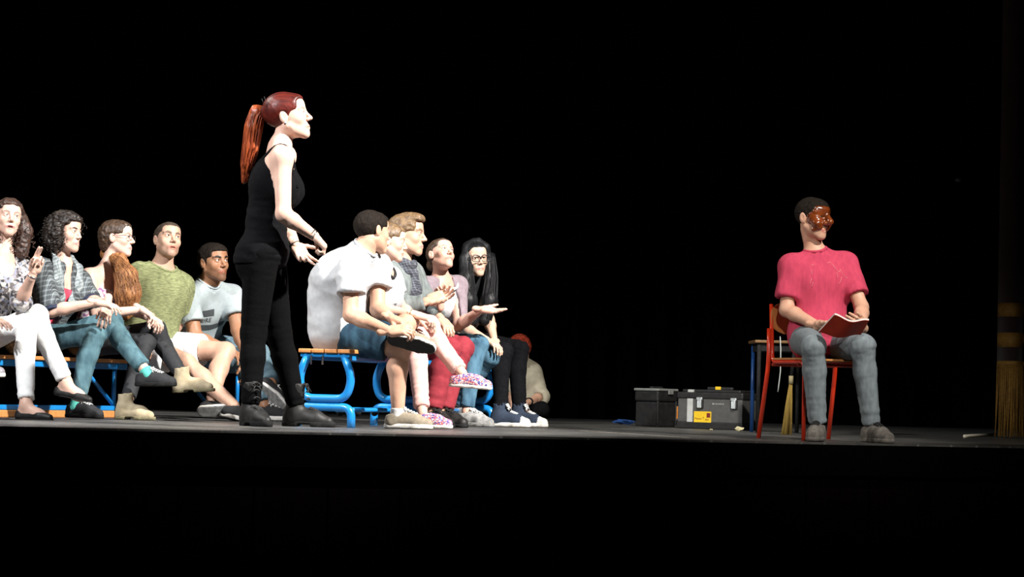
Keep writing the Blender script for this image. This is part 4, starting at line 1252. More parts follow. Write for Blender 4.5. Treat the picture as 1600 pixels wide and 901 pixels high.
# A: blouse, white jeans
person('A', 'woman with long wavy brown hair, printed blouse and white trousers raising her crossed fingers', dict(
    Y=13.2, s=.95, sex='f', pel=(-42, 524, 0), neck=(6, 396, .0), head=(13, 342, -.02), yaw=58, syaw=38, look=(24, 6, 6),
    elL=(33, 470, '-'), wrL=(53, 424, '-'), elR=(-45, 470, -.18), wrR=(-16, 494, '-'),
    knR=(44, 507, -.16), anR=('f', 41, .078, -.34), knL=(58, 492, -.05), anL=(104, 598, '-'),
    toeR=(facing(66), UPV), toeL=((.92, -.30, -.16), (.14, -.05, .98)),
    handL=dict(dir=(.34, -.10, .93), palm=(.25, -.95, .1), curl=[10, 16, 70, 76], spread=-4, thumb=(20, 50)),
    handR=dict(dir=(.85, -.35, -.30), palm=(0, .1, -1), curl=[12, 14, 16, 20], spread=6),
    skin=SK_PALE, hairc=(.05, .025, .018), browa=.7, face=dict(mouth=.9, blush=.2, gaze=(14, 4), lip=(.55, .16, .16), iris=(.08, .05, .03)),
    hair=with_curls(hair_mass(hair_brown, [hbase(.014), fore(.008), ell((0, -.06, -.02), (.095, .07, .10))] + sk(lambda q: [cone((q * .085, -.02, .03), (q * .105, -.025, -.06), .032, .05), cone((q * .105, -.025, -.06), (q * .110, -.02, -.19), .052, .042)]), None, .008, 36, hl=.074, temple=.030, side=.05), hair_brown, 90, .05, .10, .008, 2, lambda p: p[2] < .03 and p[1] < .05),
    wear=[pants('trousers', white_jean, 1.93, .008, (.004, (12, 12, 26)), label='white skinny trousers'),
          top('blouse', blouse, 1.02, -.06, 'scoop', .016, (.009, (13, 13, 7)), label='grey, black and white printed blouse', scoop=.03)],
    extra=[ring('bracelet', 'L', -.03, .030, .0035, silver, 'thin silver bracelet')],
    shoename='ballet_flat', shoe=('flat', (black_leather, black_rubber, None), dict(sole=.010)), ss=.93))
# B: plaid blazer
def lapels(B):
    J, A = B['J'], B['A2']; up = unit(J['neck'] - J['mid']); nk = J['neck']; ch = lerp(J['mid'], nk, .42)
    for q in (1, -1):
        pts = [nk + A[0] * q * .068 - A[1] * .045 + up * .048, nk + A[0] * q * .082 + A[1] * .03 + up * .022, nk + A[0] * q * .078 + A[1] * .105 - up * .065, nk + A[0] * q * .045 + A[1] * .150 - up * .150, nk + A[0] * q * .012 + A[1] * .165 - up * .25]
        wd = (.026, .030, .034, .030, .010)
        pr = [cone(pts[i], pts[i + 1], wd[i], wd[i + 1], (A[1] + up * .4, .32)) for i in range(4)]
        F = Field(pr, .005, .015); F.add(pr, .012); V, Q = F.nets()
        mesh_obj('lapel', V - B['base'], Q, blazer_lapel, B['blazer'])
def cuffs(material, sleeve, rad, ln=.05):
    def g(B):
        J = B['J']
        for sd in 'RL':
            e, w_ = J['el' + sd], J['wr' + sd]; d = unit(w_ - e); q = lerp(e, w_, sleeve - 1) if sleeve > 1 else lerp(J['sh' + sd], e, sleeve)
            d = d if sleeve > 1 else unit(e - J['sh' + sd])
            pr = [cone(q - d * ln * .6, q + d * ln * .4, rad, rad * 1.04, None, True, True)]
            F = Field(pr, .005, .015); F.add(pr, 0); V, Q = F.nets(); V = wrinkle(V, Q, .003, (30, 30, 30), 5)
            mesh_obj('cuff', V - B['base'], Q, material, B['obj'])
    return g
person('B', 'woman with a dark curly bob and grey plaid blazer, hands crossed over her knee', dict(
    Y=13.65, s=.96, sex='f', pel=(50, 528, 0), neck=(99, 416, -.05), head=(103, 365, -.07), yaw=60, syaw=50, look=(66, 0, 3),
    elR=(80, 486, -.30), wrR=(152, 472, -.34), elL=(140, 470, .0), wrL=(168, 474, -.22),
    knR=(150, 522, -.20), anR=('f', 120, .088, -.30), knL=(174, 502, -.02), anL=(229, 581, '-'),
    toeR=(facing(62), UPV), toeL=((.95, -.28, .02), (-.02, -.05, 1)),
    handR=dict(dir=(.93, -.05, -.15), palm=(-.1, .2, -1), curl=[16, 22, 30, 34], spread=5),
    handL=dict(dir=(-.05, -.35, -.92), palm=(-.25, .9, -.2), curl=[14, 16, 20, 26], spread=8, thumb=(30, 14)),
    skin=SK_PALE, hairc=(.012, .008, .007), face=dict(lip=(.60, .22, .20), gaze=(6, 0), browa=1.0),
    hair=with_curls(hair_mass(hair_dark, [hbase(.030), fore(.014), ell((0, -.055, -.01), (.112, .085, .10))] + sk(lambda q: [ell((q * .088, -.012, -.008), (.042, .055, .075)), ell((q * .075, -.05, -.07), (.05, .05, .045))]), None, .010, 40, hl=.080, temple=.028, side=.055, low=-.115), hair_dark, 150, .025, .05, .009, 5, lambda p: p[1] < .06),
    wear=[pants('jeans', teal_jean, 1.88, .008, (.006, (12, 12, 26)), label='teal blue jeans'),
          top('camisole', mat('coral_top', (.65, .05, .09), (.55, .04, .08), rough=.8), 0, .02, 'strapless', .006, (.003, (10, 10, 10)), tight=1, label='coral pink top'),
          top('blazer', blazer, .98, -.12, 'crew', .020, (.006, (10, 10, 7)), flare=.008, open_front=.60, label='grey plaid blazer with rolled sleeves'), lapels, cuffs(navy, .98, .058, .06)],
    extra=[], shoename='sneaker', shoe=('sneaker', (mat('charcoal_canvas', (.022, .023, .026), (.014, .015, .017), rough=.85, scale=90), black_rubber, white_lace), dict(laces=5, sole=.030)), ss=.95))
def sock(sd, material, a=.80, b_=1.02, r=.040):
    def g(B):
        J = B['J']; p, q = lerp(J['kn' + sd], J['an' + sd], a), lerp(J['kn' + sd], J['an' + sd], b_)
        pr = [cone(p, q, r * B['s'], r * B['s'], None, True, False)]; F = Field(pr, .005, .015); F.add(pr, 0); V, Q = F.nets()
        mesh_obj('sock', V - B['base'], Q, material, B['obj'])
    return g
teal_sock = mat('turquoise_sock', (.10, .50, .42), (.08, .42, .36), rough=.9)
for sd in 'RL': sock(sd, teal_sock, .955, 1.05, .0385)(PEOPLE['B'])
# C: glasses, bare shoulders, side ponytail
def tail_C(B):
    Y = B['c']['Y']; g = [P(168, 396, Y - .02), P(186, 408, Y - .10), P(197, 432, Y - .16), P(200, 458, Y - .18), P(194, 486, Y - .18)]
    r = (.040, .042, .062, .072, .050); return [cone(g[i], g[i + 1], r[i], r[i + 1]) for i in range(4)]
def hair_C(B):
    F = hair_mass(hair_mid, [hbase(.010), fore(.004), ell((0, -.065, .02), (.080, .065, .085)), ell((0, -.075, -.04), (.055, .045, .06))], None, .006, 46, hl=.078, temple=.006, side=.030, ears=True, low=-.085)(B)
    tl = tail_C(B); G = Field(tl, .005, .02); G.add(tl, .03); V, Q = G.nets(); V = wrinkle(V, Q, .008, (46, 46, 16), 9, True)
    B['hairobj'] = mesh_obj('ponytail', V - B['base'], Q, hair_auburn, B['obj']); B['hairobj']['label'] = 'long frizzy auburn ponytail brought over the shoulder'
    Y = B['c']['Y']; g = [P(180, 402, Y - .12), P(195, 425, Y - .17), P(201, 455, Y - .20), P(196, 492, Y - .20)]
    strands(B, [(g, (.03, .058, .070, .055))], 360, 1.0, hair_auburn, B['hairobj'], .0017, 4, .9, 6.0)
    return F
person('C', 'woman in glasses with bare shoulders and long auburn hair over one shoulder', dict(
    Y=14.1, s=.94, sex='f', pel=(140, 533, 0), neck=(168, 421, -.06), head=(184, 373, -.06), yaw=62, syaw=58, look=(80, 1, 2),
    elR=(150, 492, -.30), wrR=(222, 483, '-'), elL=(205, 482, .08), wrL=(236, 497, -.15),
    knR=(228, 536, -.24), anR=('f', 198, .085, -.50), knL=(245, 514, -.06), anL=(287, 591, '-'),
    toeR=(facing(66), UPV), toeL=((.95, -.26, .06), (-.06, -.02, 1)),
    handR=dict(dir=(.80, -.2, -.45), palm=(-.3, 0, -1), curl=[30, 36, 40, 44], spread=5), handL=dict(dir=(.6, -.6, -.3), palm=(0, 0, -1), curl=40),
    skin=(.70, .48, .39), hairc=(.10, .045, .02), face=dict(lip=(.62, .25, .24), nose=1.02), hair=hair_C,
    wear=[pants('leggings', legging, 1.88, .005, (.003, (12, 12, 22)), label='charcoal leggings'),
          top('bandeau_top', floral_top, 0, -.05, 'strapless', .010, (.004, (14, 14, 14)), tight=1, label='white floral strapless top')],
    extra=[glasses(mat('thin_dark_frame', (.02, .015, .015), (.03, .02, .02), rough=.3), .027, .014, .0018, 'dark-rimmed glasses')],
    shoename='ankle_boot', shoe=('ankle', (mat('beige_suede', (.50, .42, .28), (.36, .29, .18), rough=.85, scale=20, bump=.2), mat('boot_sole', (.22, .19, .11), (.15, .13, .07), rough=.7), None), dict(sole=.020)), ss=.97))
# D: green t-shirt
black_canvas = mat('black_canvas', (.014, .014, .015), (.02, .02, .021), rough=.85, scale=90)
grey_tread = mat('grey_tread', (.26, .26, .25), (.14, .14, .135), rough=.8, scale=45)
person('D', 'man with cropped hair in a mottled green t-shirt and white shorts, looking up', dict(
    Y=14.55, s=1.0, pel=(232, 536, 0), neck=(252, 423, .04), head=(262, 377, .0), yaw=60, syaw=36, look=(30, 13, 6), bulk=.98,
    shw=.152, elR=(208, 492, -.05), wrR=(226, 530, '-'), elL=(281, 494, .16), wrL=(268, 530, .14),
    knR=(292, 568, '-'), anR=(366, 634, '-'), knL=(353, 549, -.12), anL=(330, 633, '-'),
    toeR=((.85, -.5, -.15), (.2, .2, 1)), toeL=((.97, -.05, .02), (.0, .88, .48)),
    handR=dict(curl=40), handL=dict(curl=40),
    skin=SK_MID, hairc=(.05, .033, .022), face=dict(beard=.42, gaze=(10, 6), jaw=1.0, mouth=.3), hair=hair_short(hair_crop2, .004, .074, -.045, .030, .030),
    wear=[pants('shorts', white_shorts, .66, .022, (.006, (12, 12, 12)), cuff=.012, label='white knee-length shorts'),
          top('t_shirt', green_tee, .86, -.16, 'crew', .026, (.010, (12, 12, 5)), flare=.010, neckw=1.3, label='mottled green t-shirt')],
    shoename='slip_on_shoe', shoe=('slip', (black_canvas, white_rubber, None, grey_tread), dict(sole=.03)), ss=.98))
# E: grey t-shirt with a printed front
dark_print = mat('charcoal_print', (.055, .065, .068), (.045, .052, .055), rough=.85, scale=60)
person('E', 'dark-haired bearded man in a pale grey t-shirt with a dark printed band', dict(
    Y=15.1, s=1.02, bulk=1.03, pel=(300, 541, 0), neck=(324, 449, -.22), head=(334, 411, -.28), mid=(306, 500, -.05), yaw=58, syaw=38, look=(44, 4, -3),
    shR=(294, 470, -.36), shL=(362, 463, -.13), elR=(306, 528, -.42), wrR=(356, 546, -.50), elL=(372, 516, -.22), wrL=(388, 562, '-'),
    knR=(384, 566, -.30), anR=('f', 414, .088, -.50), knL=(402, 553, -.10), anL=(424, 601, '-'),
    toeR=(facing(70), UPV), toeL=((.72, -.30, -.55), (.25, .80, .55)),
    handR=dict(dir=(.75, -.4, -.4), palm=(0, 0, -1), curl=25), handL=dict(dir=(.1, -.3, -.9), palm=(-.6, .3, -.3), curl=25),
    skin=SK_TAN, hairc=(.010, .008, .007), face=dict(beard=.62, gaze=(14, 8), jaw=1.03, browa=1.0), hair=hair_short(hair_crop, .010, .066, -.045, .026, .030),
    wear=[pants('jeans', light_jean, 1.93, .012, (.006, (12, 12, 24)), cuff=.008, label='faded blue jeans'),
          top('t_shirt', grey_tee, .58, -.14, 'crew', .018, (.007, (12, 12, 6)), flare=.006, label='pale grey t-shirt')],
    extra=[decal_rect('printed_block', 't_shirt', [(-.085, .0, .035, .075)], dark_print, chest_org, 'charcoal block printed on the chest'),
           decal_rect('printed_band', 't_shirt', [(-.10, .10, -.065, -.025)], dark_print, chest_org, 'charcoal band printed across the chest'),
           decal_text('ORE', 't_shirt', .042, -.095, -.004, dark_print, chest_org, 'dark lettering ORE')],
    shoename='skate_shoe', shoe=('sneaker', (black_canvas, white_rubber, white_lace, grey_tread), dict(laces=4, sole=.032)), ss=1.0))
# ------------------------------------------------------------------ the row on the right bench
beige_canvas = mat('beige_canvas', (.30, .255, .19), (.24, .20, .145), rough=.9, scale=70, bump=.15)
dark_tread = mat('dark_tread', (.018, .018, .016), (.03, .03, .027), rough=.8, scale=60, bump=.3)
person('G', 'man in a white t-shirt and dark denim shorts turning away, one ankle on his knee', dict(
    Y=13.1, s=1.0, bulk=.98, pel=(530, 519, 0), mid=(516, 455, .02), neck=(563, 397, -.10), head=(582, 363, -.10), hs=.965, yaw=70, syaw=66, look=(128, -4, 6), waist=1.0,
    shR=(548, 424, -.25), shL=(590, 418, .04), elR=(548, 492, -.30), wrR=(608, 517, '-'), elL=(590, 484, -.05), wrL=(612, 497, -.18),
    knR=(627, 541, -.16), anR=('f', 622, .088, -.14), knL=(640, 500, .14), anL=(632, 520, -.20),
    toeR=(facing(78), UPV), toeL=((.97, -.12, -.20), (.12, .74, .62)),
    handR=dict(dir=(.93, -.1, .1), palm=(0, .6, -.7), curl=[34, 40, 44, 48], spread=4, thumb=(40, 10)),
    handL=dict(dir=(.8, -.4, -.3), palm=(-.1, .2, -1), curl=[40, 46, 50, 52], spread=4),
    skin=SK_WARM, hairc=(.025, .018, .014), face=dict(), hair=hair_short(hair_crop, .008, .070, -.055, .024, .024),
    wear=[pants('shorts', navy_jean, .80, .018, (.008, (12, 12, 22)), cuff=.012, label='dark blue denim shorts'),
          top('t_shirt', white_tee, .50, -.115, 'crew', .026, (.013, (7, 7, 13)), flare=.008, boxy=.94, label='loose white t-shirt')],
    extra=[], shoename='canvas_shoe', shoe=('sneaker', (beige_canvas, white_rubber, white_lace, dark_tread), dict(laces=5, sole=.030)), ss=1.02))
for sd in 'R': sock(sd, white_lace, .93, 1.04, .043)(PEOPLE['G'])
person('H', 'woman in a white t-shirt with dark neckline, pale pink jeans and floral shoes', dict(
    Y=13.5, s=.93, sex='f', pel=(562, 521, 0), neck=(598, 424, -.12), head=(609, 379, -.16), yaw=69, syaw=66, look=(92, -6, 4),
    elR=(588, 482, -.30), wrR=(650, 491, '-'), elL=(625, 480, .02), wrL=(655, 499, -.15),
    knR=(655, 527, -.22), anR=('f', 660, .085, -.40), knL=(670, 508, -.08), anL=(722, 583, '-'),
    toeR=(facing(70), UPV), toeL=((.96, -.26, -.06), (.05, -.02, 1)),
    handR=dict(dir=(.93, -.1, -.25), palm=(0, .3, -1), curl=[28, 34, 40, 44], spread=4), handL=dict(dir=(.9, -.3, -.2), palm=(0, 0, -1), curl=35),
    skin=SK_PALE, hairc=(.15, .09, .05), face=dict(blush=.2), hair=hair_mass(hair_fair, [hbase(.009), fore(.005), ell((0, -.105, .0), (.035, .032, .035))], None, .004, 40, hl=.076, temple=.012, side=.035, ears=True, low=-.06, fz=.5),
    wear=[pants('jeans', pink_jean, 1.92, .007, (.006, (12, 12, 30)), label='pale pink skinny jeans'),
          top('t_shirt', white_tee, .55, -.08, 'crew', .014, (.006, (12, 12, 6)), label='white t-shirt with a dark neckband', neckw=1.35, collar=dark_lace)],
    extra=[ring('bracelet', 'R', -.03, .030, .002, gold, 'thin gold bracelet'), decal_rect('printed_patch', 't_shirt', [(-.03, .0, -.10, -.02), (.03, .055, -.11, -.06)], mat('grey_print', (.16, .17, .19), (.13, .14, .16), rough=.9), chest_org, 'grey printed patches')],
    shoename='slip_on_shoe', shoe=('slip', (floral_shoe, white_rubber, None), dict(sole=.022)), ss=.93))
def scarf(B):
    J, A = B['J'], B['A2']; up = unit(J['neck'] - J['mid']); nk = J['neck'] + up * .025
    m = plaid('woven_scarf', (.030, .034, .05), (.010, .012, .022), (.16, .17, .19), 22)
    pr = []
    for r, z, th in ((.074, .022, .026), (.080, -.016, .026)):
        ring_ = [nk + up * z + (A[0] * math.cos(t) + A[1] * math.sin(t)) * r * (1 + .12 * math.sin(2 * t)) - up * .020 * math.sin(t) for t in np.linspace(0, 2 * math.pi, 15)]
        pr += [cone(ring_[i], ring_[i + 1], th, th) for i in range(14)]
    k = nk + A[1] * .105 - up * .05
    for sx in (.025, -.03):
        q = [k, k + A[1] * .035 - up * .09 + A[0] * sx, k + A[1] * .045 - up * .20 + A[0] * sx * 1.4]
        pr += [cone(q[0], q[1], .030, .036, (A[1], .6)), cone(q[1], q[2], .036, .040, (A[1], .6))]
    F = Field(pr, .005, .015); F.add(pr, .012); V, Q = F.nets(); V = wrinkle(V, Q, .004, (22, 22, 14), 6, True)
    mesh_obj('scarf', V - B['base'], Q, m, B['obj'])['label'] = 'dark woven scarf'
grey_cardi = mat('grey_cardigan', (.20, .225, .22), (.12, .135, .135), rough=.95, scale=40, stretch=(1, 1, .3), bump=.2, spec=.15)
person('I', 'man with swept light brown hair, grey cardigan, dark scarf and red trousers', dict(
    Y=13.95, s=1.0, bulk=.95, pel=(592, 523, 0), neck=(625, 414, -.10), head=(636, 368, -.12), yaw=69, syaw=66, look=(80, 0, 2),
    elR=(627, 480, -.32), wrR=(670, 470, -.34), elL=(664, 470, .05), wrL=(690, 500, -.10),
    knR=(702, 546, -.28), anR=('f', 676, .088, -.35), knL=(722, 544, -.05), anL=('f', 694, .088, -.15),
    toeR=(facing(38), UPV), toeL=(facing(44), UPV),
    handR=dict(dir=(.85, .1, .35), palm=(.2, -.6, .5), curl=[20, 24, 28, 34], spread=8), handL=dict(curl=40),
    skin=SK_MID, hairc=(.14, .09, .05), face=dict(lip=(.58, .25, .22), nose=1.05), hair=hair_short(hair_fair, .012, .084, -.058, .012, .020, quiff=.004, fold=(.005, (60, 30, 60))),
    wear=[pants('trousers', red_jean, 1.94, .012, (.006, (12, 12, 22)), label='red trousers'),
          top('shirt', navy, 0, -.05, 'crew', .010, (.004, (10, 10, 10)), tight=1),
          top('cardigan', grey_cardi, 1.82, -.14, 'crew', .020, (.008, (11, 11, 5)), flare=.006, open_front=.7, label='grey knitted cardigan'), scarf],
    shoename='leather_shoe', shoe=('sneaker', (black_leather, black_rubber, dark_lace), dict(laces=4, sole=.022)), ss=1.0))
lilac = mat('lilac_cardigan', (.25, .20, .225), (.20, .155, .175), rough=.9, scale=40, bump=.1, spec=.15)
person('J', 'woman in a lilac cardigan and blue jeans looking up, one palm held out', dict(
    Y=14.4, s=.94, sex='f', pel=(662, 529, 0), neck=(691, 440, -.14), head=(689, 400, -.17), yaw=58, syaw=34, look=(40, 24, 8),
    shR=(667, 448, -.24), shL=(715, 446, -.05), elR=(668, 500, -.36), wrR=(688, 470, '-'), elL=(717, 508, -.22), wrL=(753, 483, '-'),
    knR=(748, 538, -.25), anR=('f', 729, .088, -.36), knL=(766, 557, -.05), anL=('f', 716, .12, .12),
    toeR=(facing(62), UPV), toeL=(facing(60), unit((.25, -.1, 1))),
    handL=dict(dir=(.95, -.15, -.10), palm=(-.2, -.35, .92), curl=[4, 8, 12, 16], spread=12, thumb=(42, 4)),
    handR=dict(dir=(-.1, -.2, .95), palm=(.5, -.8, 0), curl=[60, 64, 66, 68], spread=2, thumb=(25, 40)),
    skin=(.60, .355, .275), hairc=(.06, .035, .02), face=dict(blush=.3, gaze=(4, 12), brow=.001), hair=hair_mass(hair_mid, [hbase(.006), fore(.003), ell((0, -.115, -.02), (.034, .032, .036))], None, .003, 40, hl=.076, temple=.012, side=.035, ears=True, low=-.06, fz=.5),
    wear=[pants('jeans', blue_jean, 1.93, .008, (.005, (12, 12, 24)), label='blue jeans'),
          top('camisole', white_tee, 0, -.04, 'crew', .010, (.004, (12, 12, 6)), tight=1, neckw=1.75, label='white scoop-neck top'),
          top('cardigan', lilac, .97, -.06, 'scoop', .014, (.005, (13, 13, 7)), flare=.002, open_front=1.15, scoop=.06, label='lilac cardigan')],
    shoename='sneaker', shoe=('sneaker', (mat('grey_sneaker', (.36, .36, .35), (.10, .10, .10), rough=.8, scale=18), grey_tread, white_lace), dict(laces=4, sole=.028)), ss=.95))
def hair_K(B):
    Y = B['c']['Y']
    def pw(B):
        out = []
        for g, r in (([P(740, 377, Y - .24), P(731, 386, Y - .25), P(727, 405, Y - .28), P(728, 435, Y - .32), P(731, 470, Y - .36), P(738, 500, Y - .36)], (.020, .026, .034, .046, .056, .040)),
                     ([P(748, 376, Y - .22), P(758, 386, Y - .21), P(762, 405, Y - .20), P(765, 435, Y - .22), P(764, 470, Y - .27), P(756, 500, Y - .30)], (.020, .024, .030, .040, .050, .036))):
            out += [cone(g[i], g[i + 1], r[i], r[i + 1]) for i in range(len(g) - 1)]
        return out
    F = hair_mass(hair_black, [hbase(.004), fore(.002), ell((0, -.045, -.02), (.076, .06, .10)), cone((0, -.03, -.05), (0, -.05, -.30), .075, .08, (np.array([0, 1.0, 0]), .5))], pw, .003, 34, hl=.080, temple=.030, side=.06, fz=.25, k=.03)(B)
    gs = [([P(731, 396, Y - .27), P(728, 430, Y - .32), P(731, 470, Y - .37), P(738, 512, Y - .37)], (.028, .045, .056, .034)),
          ([P(766, 396, Y - .19), P(768, 430, Y - .23), P(764, 470, Y - .28), P(757, 510, Y - .31)], (.026, .040, .050, .032))]
    strands(B, gs, 160, 1.0, hair_black, B['hairobj'], .0020, 6)
    return F
navy_canvas = mat('navy_canvas', (.022, .034, .060), (.016, .025, .045), rough=.9, scale=90)
person('K', 'woman with long straight black hair and thick-rimmed glasses, leaning in', dict(
    Y=14.85, s=.94, sex='f', pel=(702, 531, 0), neck=(731, 449, -.16), head=(743, 405, -.24), hs=.89, yaw=60, syaw=44, look=(22, -3, -5),
    elR=(722, 511, -.36), wrR=(762, 532, '-'), elL=(764, 500, -.12), wrL=(772, 531, -.28),
    knR=(787, 549, -.30), anR=('f', 783, .088, -.42), knL=(812, 546, -.08), anL=('f', 812, .088, -.22),
    toeR=(facing(72), UPV), toeL=(facing(66), UPV), handR=dict(curl=30), handL=dict(curl=30),
    skin=(.58, .39, .285), hairc=(.008, .008, .008), face=dict(nose=.80, jaw=.86, gaze=(-12, 2), eyes=.8, lip=(.50, .20, .17)), hair=hair_K,
    wear=[pants('trousers', black_jean, 1.95, .007, (.004, (12, 12, 24)), label='black trousers'),
          top('t_shirt', white_tee, .30, -.05, 'scoop', .012, (.005, (12, 12, 6)), label='white top')],
    extra=[glasses(mat('thick_black_frame', (.008, .006, .008), (.012, .01, .012), rough=.25), .0295, .0200, .0030, 'thick black-rimmed glasses')],
    shoename='high_top_sneaker', shoe=('hitop', (navy_canvas, white_rubber, white_lace), dict(laces=7, sole=.030)), ss=.98))
# L: someone sitting on the floor further back
person('L', 'red-haired person in a cream shirt sitting on the stage floor further back', dict(
    Y=16.6, s=.95, sex='f', pel=(813, 634, 0), neck=(813, 571, -.02), mid=(813, 601, .02), head=(812, 549, -.10), hs=.88, yaw=20, syaw=12, look=(15, -28, 0),
    shR=(795, 583, -.02), shL=(832, 581, .0), bulk=.85, elR=(790, 616, -.12), wrR=(801, 626, '-'), elL=(845, 619, -.10), wrL=(824, 628, '-'),
    knR=(786, 636, -.26), anR=('f', 812, .07, -.36), knL=(846, 640, -.26), anL=('f', 826, .07, -.30),
    toeR=((.9, -.4, 0), (0, .3, 1)), toeL=((-.9, -.4, 0), (0, .3, 1)), handR=dict(curl=35), handL=dict(curl=35),
    skin=SK_WARM, hairc=(.3, .05, .02), hair=hair_mass(hair_ginger, [hbase(.014), fore(.010), ell((0, -.05, -.02), (.09, .06, .08))], None, .006, 40),
    wear=[pants('trousers', black_jean, 1.9, .010, (.004, (12, 12, 22)), label='black trousers'),
          top('shirt', mat('cream_shirt', (.42, .38, .29), (.34, .31, .23), rough=.9, scale=30, bump=.15), 1.12, -.04, 'crew', .022, (.009, (12, 12, 8)), flare=.014, label='cream shirt with rolled sleeves')],
    extra=[ring('wristwatch', 'L', -.03, .032, .006, black_rubber, 'dark wristwatch')],
    shoename='shoe', shoe=('sneaker', (black_leather, black_rubber, None), dict(sole=.025)), ss=.95))
# N: only a foot reaches into the picture at the left edge
person('N', 'person cut off by the left edge of the picture, only a grey glittery shoe showing', dict(
    Y=12.85, s=.95, sex='f', pel=(-200, 529, 0), neck=(-168, 400, 0), head=(-158, 348, -.02), yaw=60, syaw=50, look=(60, 0, 0),
    elR=(-195, 470, -.28), wrR=(-130, 495, -.32), elL=(-128, 470, .05), wrL=(-115, 500, -.2),
    knR=(-100, 522, -.2), anR=('f', -105, .088, -.2), knL=(-88, 505, -.06), anL=(-42, 566, '-'),
    toeR=(facing(64), UPV), toeL=((.95, -.28, .04), (-.04, -.02, 1)), handR=dict(curl=30), handL=dict(curl=30),
    skin=SK_MID, hairc=(.05, .03, .02), hair=hair_short(hair_mid, .014),
    wear=[pants('jeans', blue_jean, 1.9, .008, (.005, (12, 12, 24))), top('t_shirt', grey_tee, .5, -.1, 'crew', .016)],
    shoename='sneaker', shoe=('sneaker', (mat('glitter_fabric', (.20, .18, .20), (.42, .40, .42), rough=.35, scale=160, lo=.55, hi=.7), white_rubber, None), dict(sole=.026)), ss=.95))
# ------------------------------------------------------------------ benches
blue_paint = mat('blue_enamel', (.010, .22, .58), (.008, .19, .52), rough=.28, scale=14, spec=.5, coat=.3)
bench_wood = mat('bench_wood', (.62, .27, .085), (.48, .19, .055), rough=.45, scale=16, stretch=(1, 12, 1), bump=.1)
def local_frame(origin, axis):
    """u along the bench, w across it towards the sitters' knees"""
    u = unit([axis[0], axis[1], 0]); w_ = np.array([u[1], -u[0], 0]); o = np.array([origin[0], origin[1], 0.0])
    return lambda a, b_, z: o + u * a + w_ * b_ + np.array([0, 0, z])
def bench(label, origin, axis, length, ztop, width, frames, style):
    g = local_frame(origin, axis); u = unit([axis[0], axis[1], 0]); R = Matrix.Rotation(math.atan2(u[1], u[0]), 3, 'Z')
    root = empty('bench', tuple(origin[:2]) + (0,)); tag(root, label, 'bench', 'benches')
    o0 = np.array([origin[0], origin[1], 0.0])
    n = 4; pw = width / n
    bm = bmesh.new(); box(bm, (0, 0, 0), (length, pw - .005, .022), R, .005)
    first = None
    for i in range(n):
        c = g(length / 2, -width / 2 + pw * (i + .5), ztop - .011) - o0
        if first is None: first = bm_obj('slat', bm, bench_wood, root); sl = first
        else: sl = first.copy(); COL.objects.link(sl); sl.parent = root
        sl.location = c
    for b_ in (-width / 2 + .035, width / 2 - .035):
        bm = bmesh.new(); box(bm, g(length / 2, b_, ztop - .042) - o0, (length - .04, .03, .036), R, .004); bm_obj('rail', bm, blue_paint, root)
    hw = width / 2
    for a in frames:
        bm = bmesh.new(); box(bm, g(a, 0, ztop - .034) - o0, (.03, width - .02, .02), R, .003); bm_obj('cross_bar', bm, blue_paint, root)
        if style == 'loop':
            zl = .155
            pts = arc_pts([g(a, -hw + .050, ztop - .03), g(a, -hw - .004, ztop - .155), g(a, -hw + .030, zl), g(a, hw - .030, zl), g(a, hw + .004, ztop - .155), g(a, hw - .050, ztop - .03)], .115, 8)
            tube('leg_loop', pts, .023, blue_paint, root, 12, o0)
            pts = arc_pts([g(a, -hw - .005, .0), g(a, -hw - .002, .110), g(a, hw + .002, .110), g(a, hw + .005, .0)], .115, 8)
            tube('foot_arch', pts, .023, blue_paint, root, 12, o0)
            for b_ in (-.05, .02):
                bm = bmesh.new(); bmesh.ops.create_cone(bm, segments=8, radius1=.005, radius2=.005, depth=.05, cap_ends=True)
                bm_obj('bolt', bm, silver, root).location = g(a - .02, b_ - .03, ztop - .06) - o0
        else:
            for b_ in (-hw + .05, hw - .05):
                tube('post', [g(a, b_, .06), g(a, b_, ztop - .03)], .014, blue_paint, root, 8, o0)
                sg = 1 if a > length / 4 else -1
                tube('brace', [g(a, b_, .075), g(a - .30 * sg, b_, ztop - .06)], .012, blue_paint, root, 8, o0)
            bm = bmesh.new(); box(bm, g(a, 0, .030) - o0, (.04, width - .06, .06), R, .006); bm_obj('foot', bm, black_rubber, root)
    if style == 'loop':
        for b_ in (-.07, .07):
            tube('stretcher', [g(frames[0], b_, .095), g(frames[-1], b_, .095)], .012, blue_paint, root, 8, o0)
        for a in np.linspace(frames[0] + .12, frames[-1] - .1, 9):
            bm = bmesh.new(); bmesh.ops.create_uvsphere(bm, u_segments=10, v_segments=6, radius=.022)
            bm_obj('buffer', bm, black_rubber, root, smooth=True).location = g(a, -.07, .078) - o0
    else:
        bm = bmesh.new(); lb = frames[1] - frames[0]; box(bm, g(frames[0] + lb / 2, hw - .05, .022) - o0, (lb, .045, .042), R, .006); bm_obj('low_beam', bm, bench_wood, root)
        bm = bmesh.new(); box(bm, g(frames[0] + lb / 2, hw - .05, .058) - o0, (lb, .04, .028), R, .004); bm_obj('low_rail', bm, blue_paint, root)
    return root
r_or = P(506, 545, 12.86)
bench('wooden bench with blue looped tube legs under the group right of the standing woman', (r_or[0], r_or[1]), (.36, .93), 2.3, .424, .315, (.03, 1.04, 2.10), 'loop')
bA = PEOPLE['A']['J']['pel']; bE = PEOPLE['E']['J']['pel']; bd = unit((bE - bA) * (1, 1, 0))
bench('low wooden bench with blue posts under the row at the left edge', tuple((bA - bd * .95)[:2] + np.array([.0, 0])), bd[:2], 3.6, .350, .32, (.15, 2.12, 3.45), 'post')

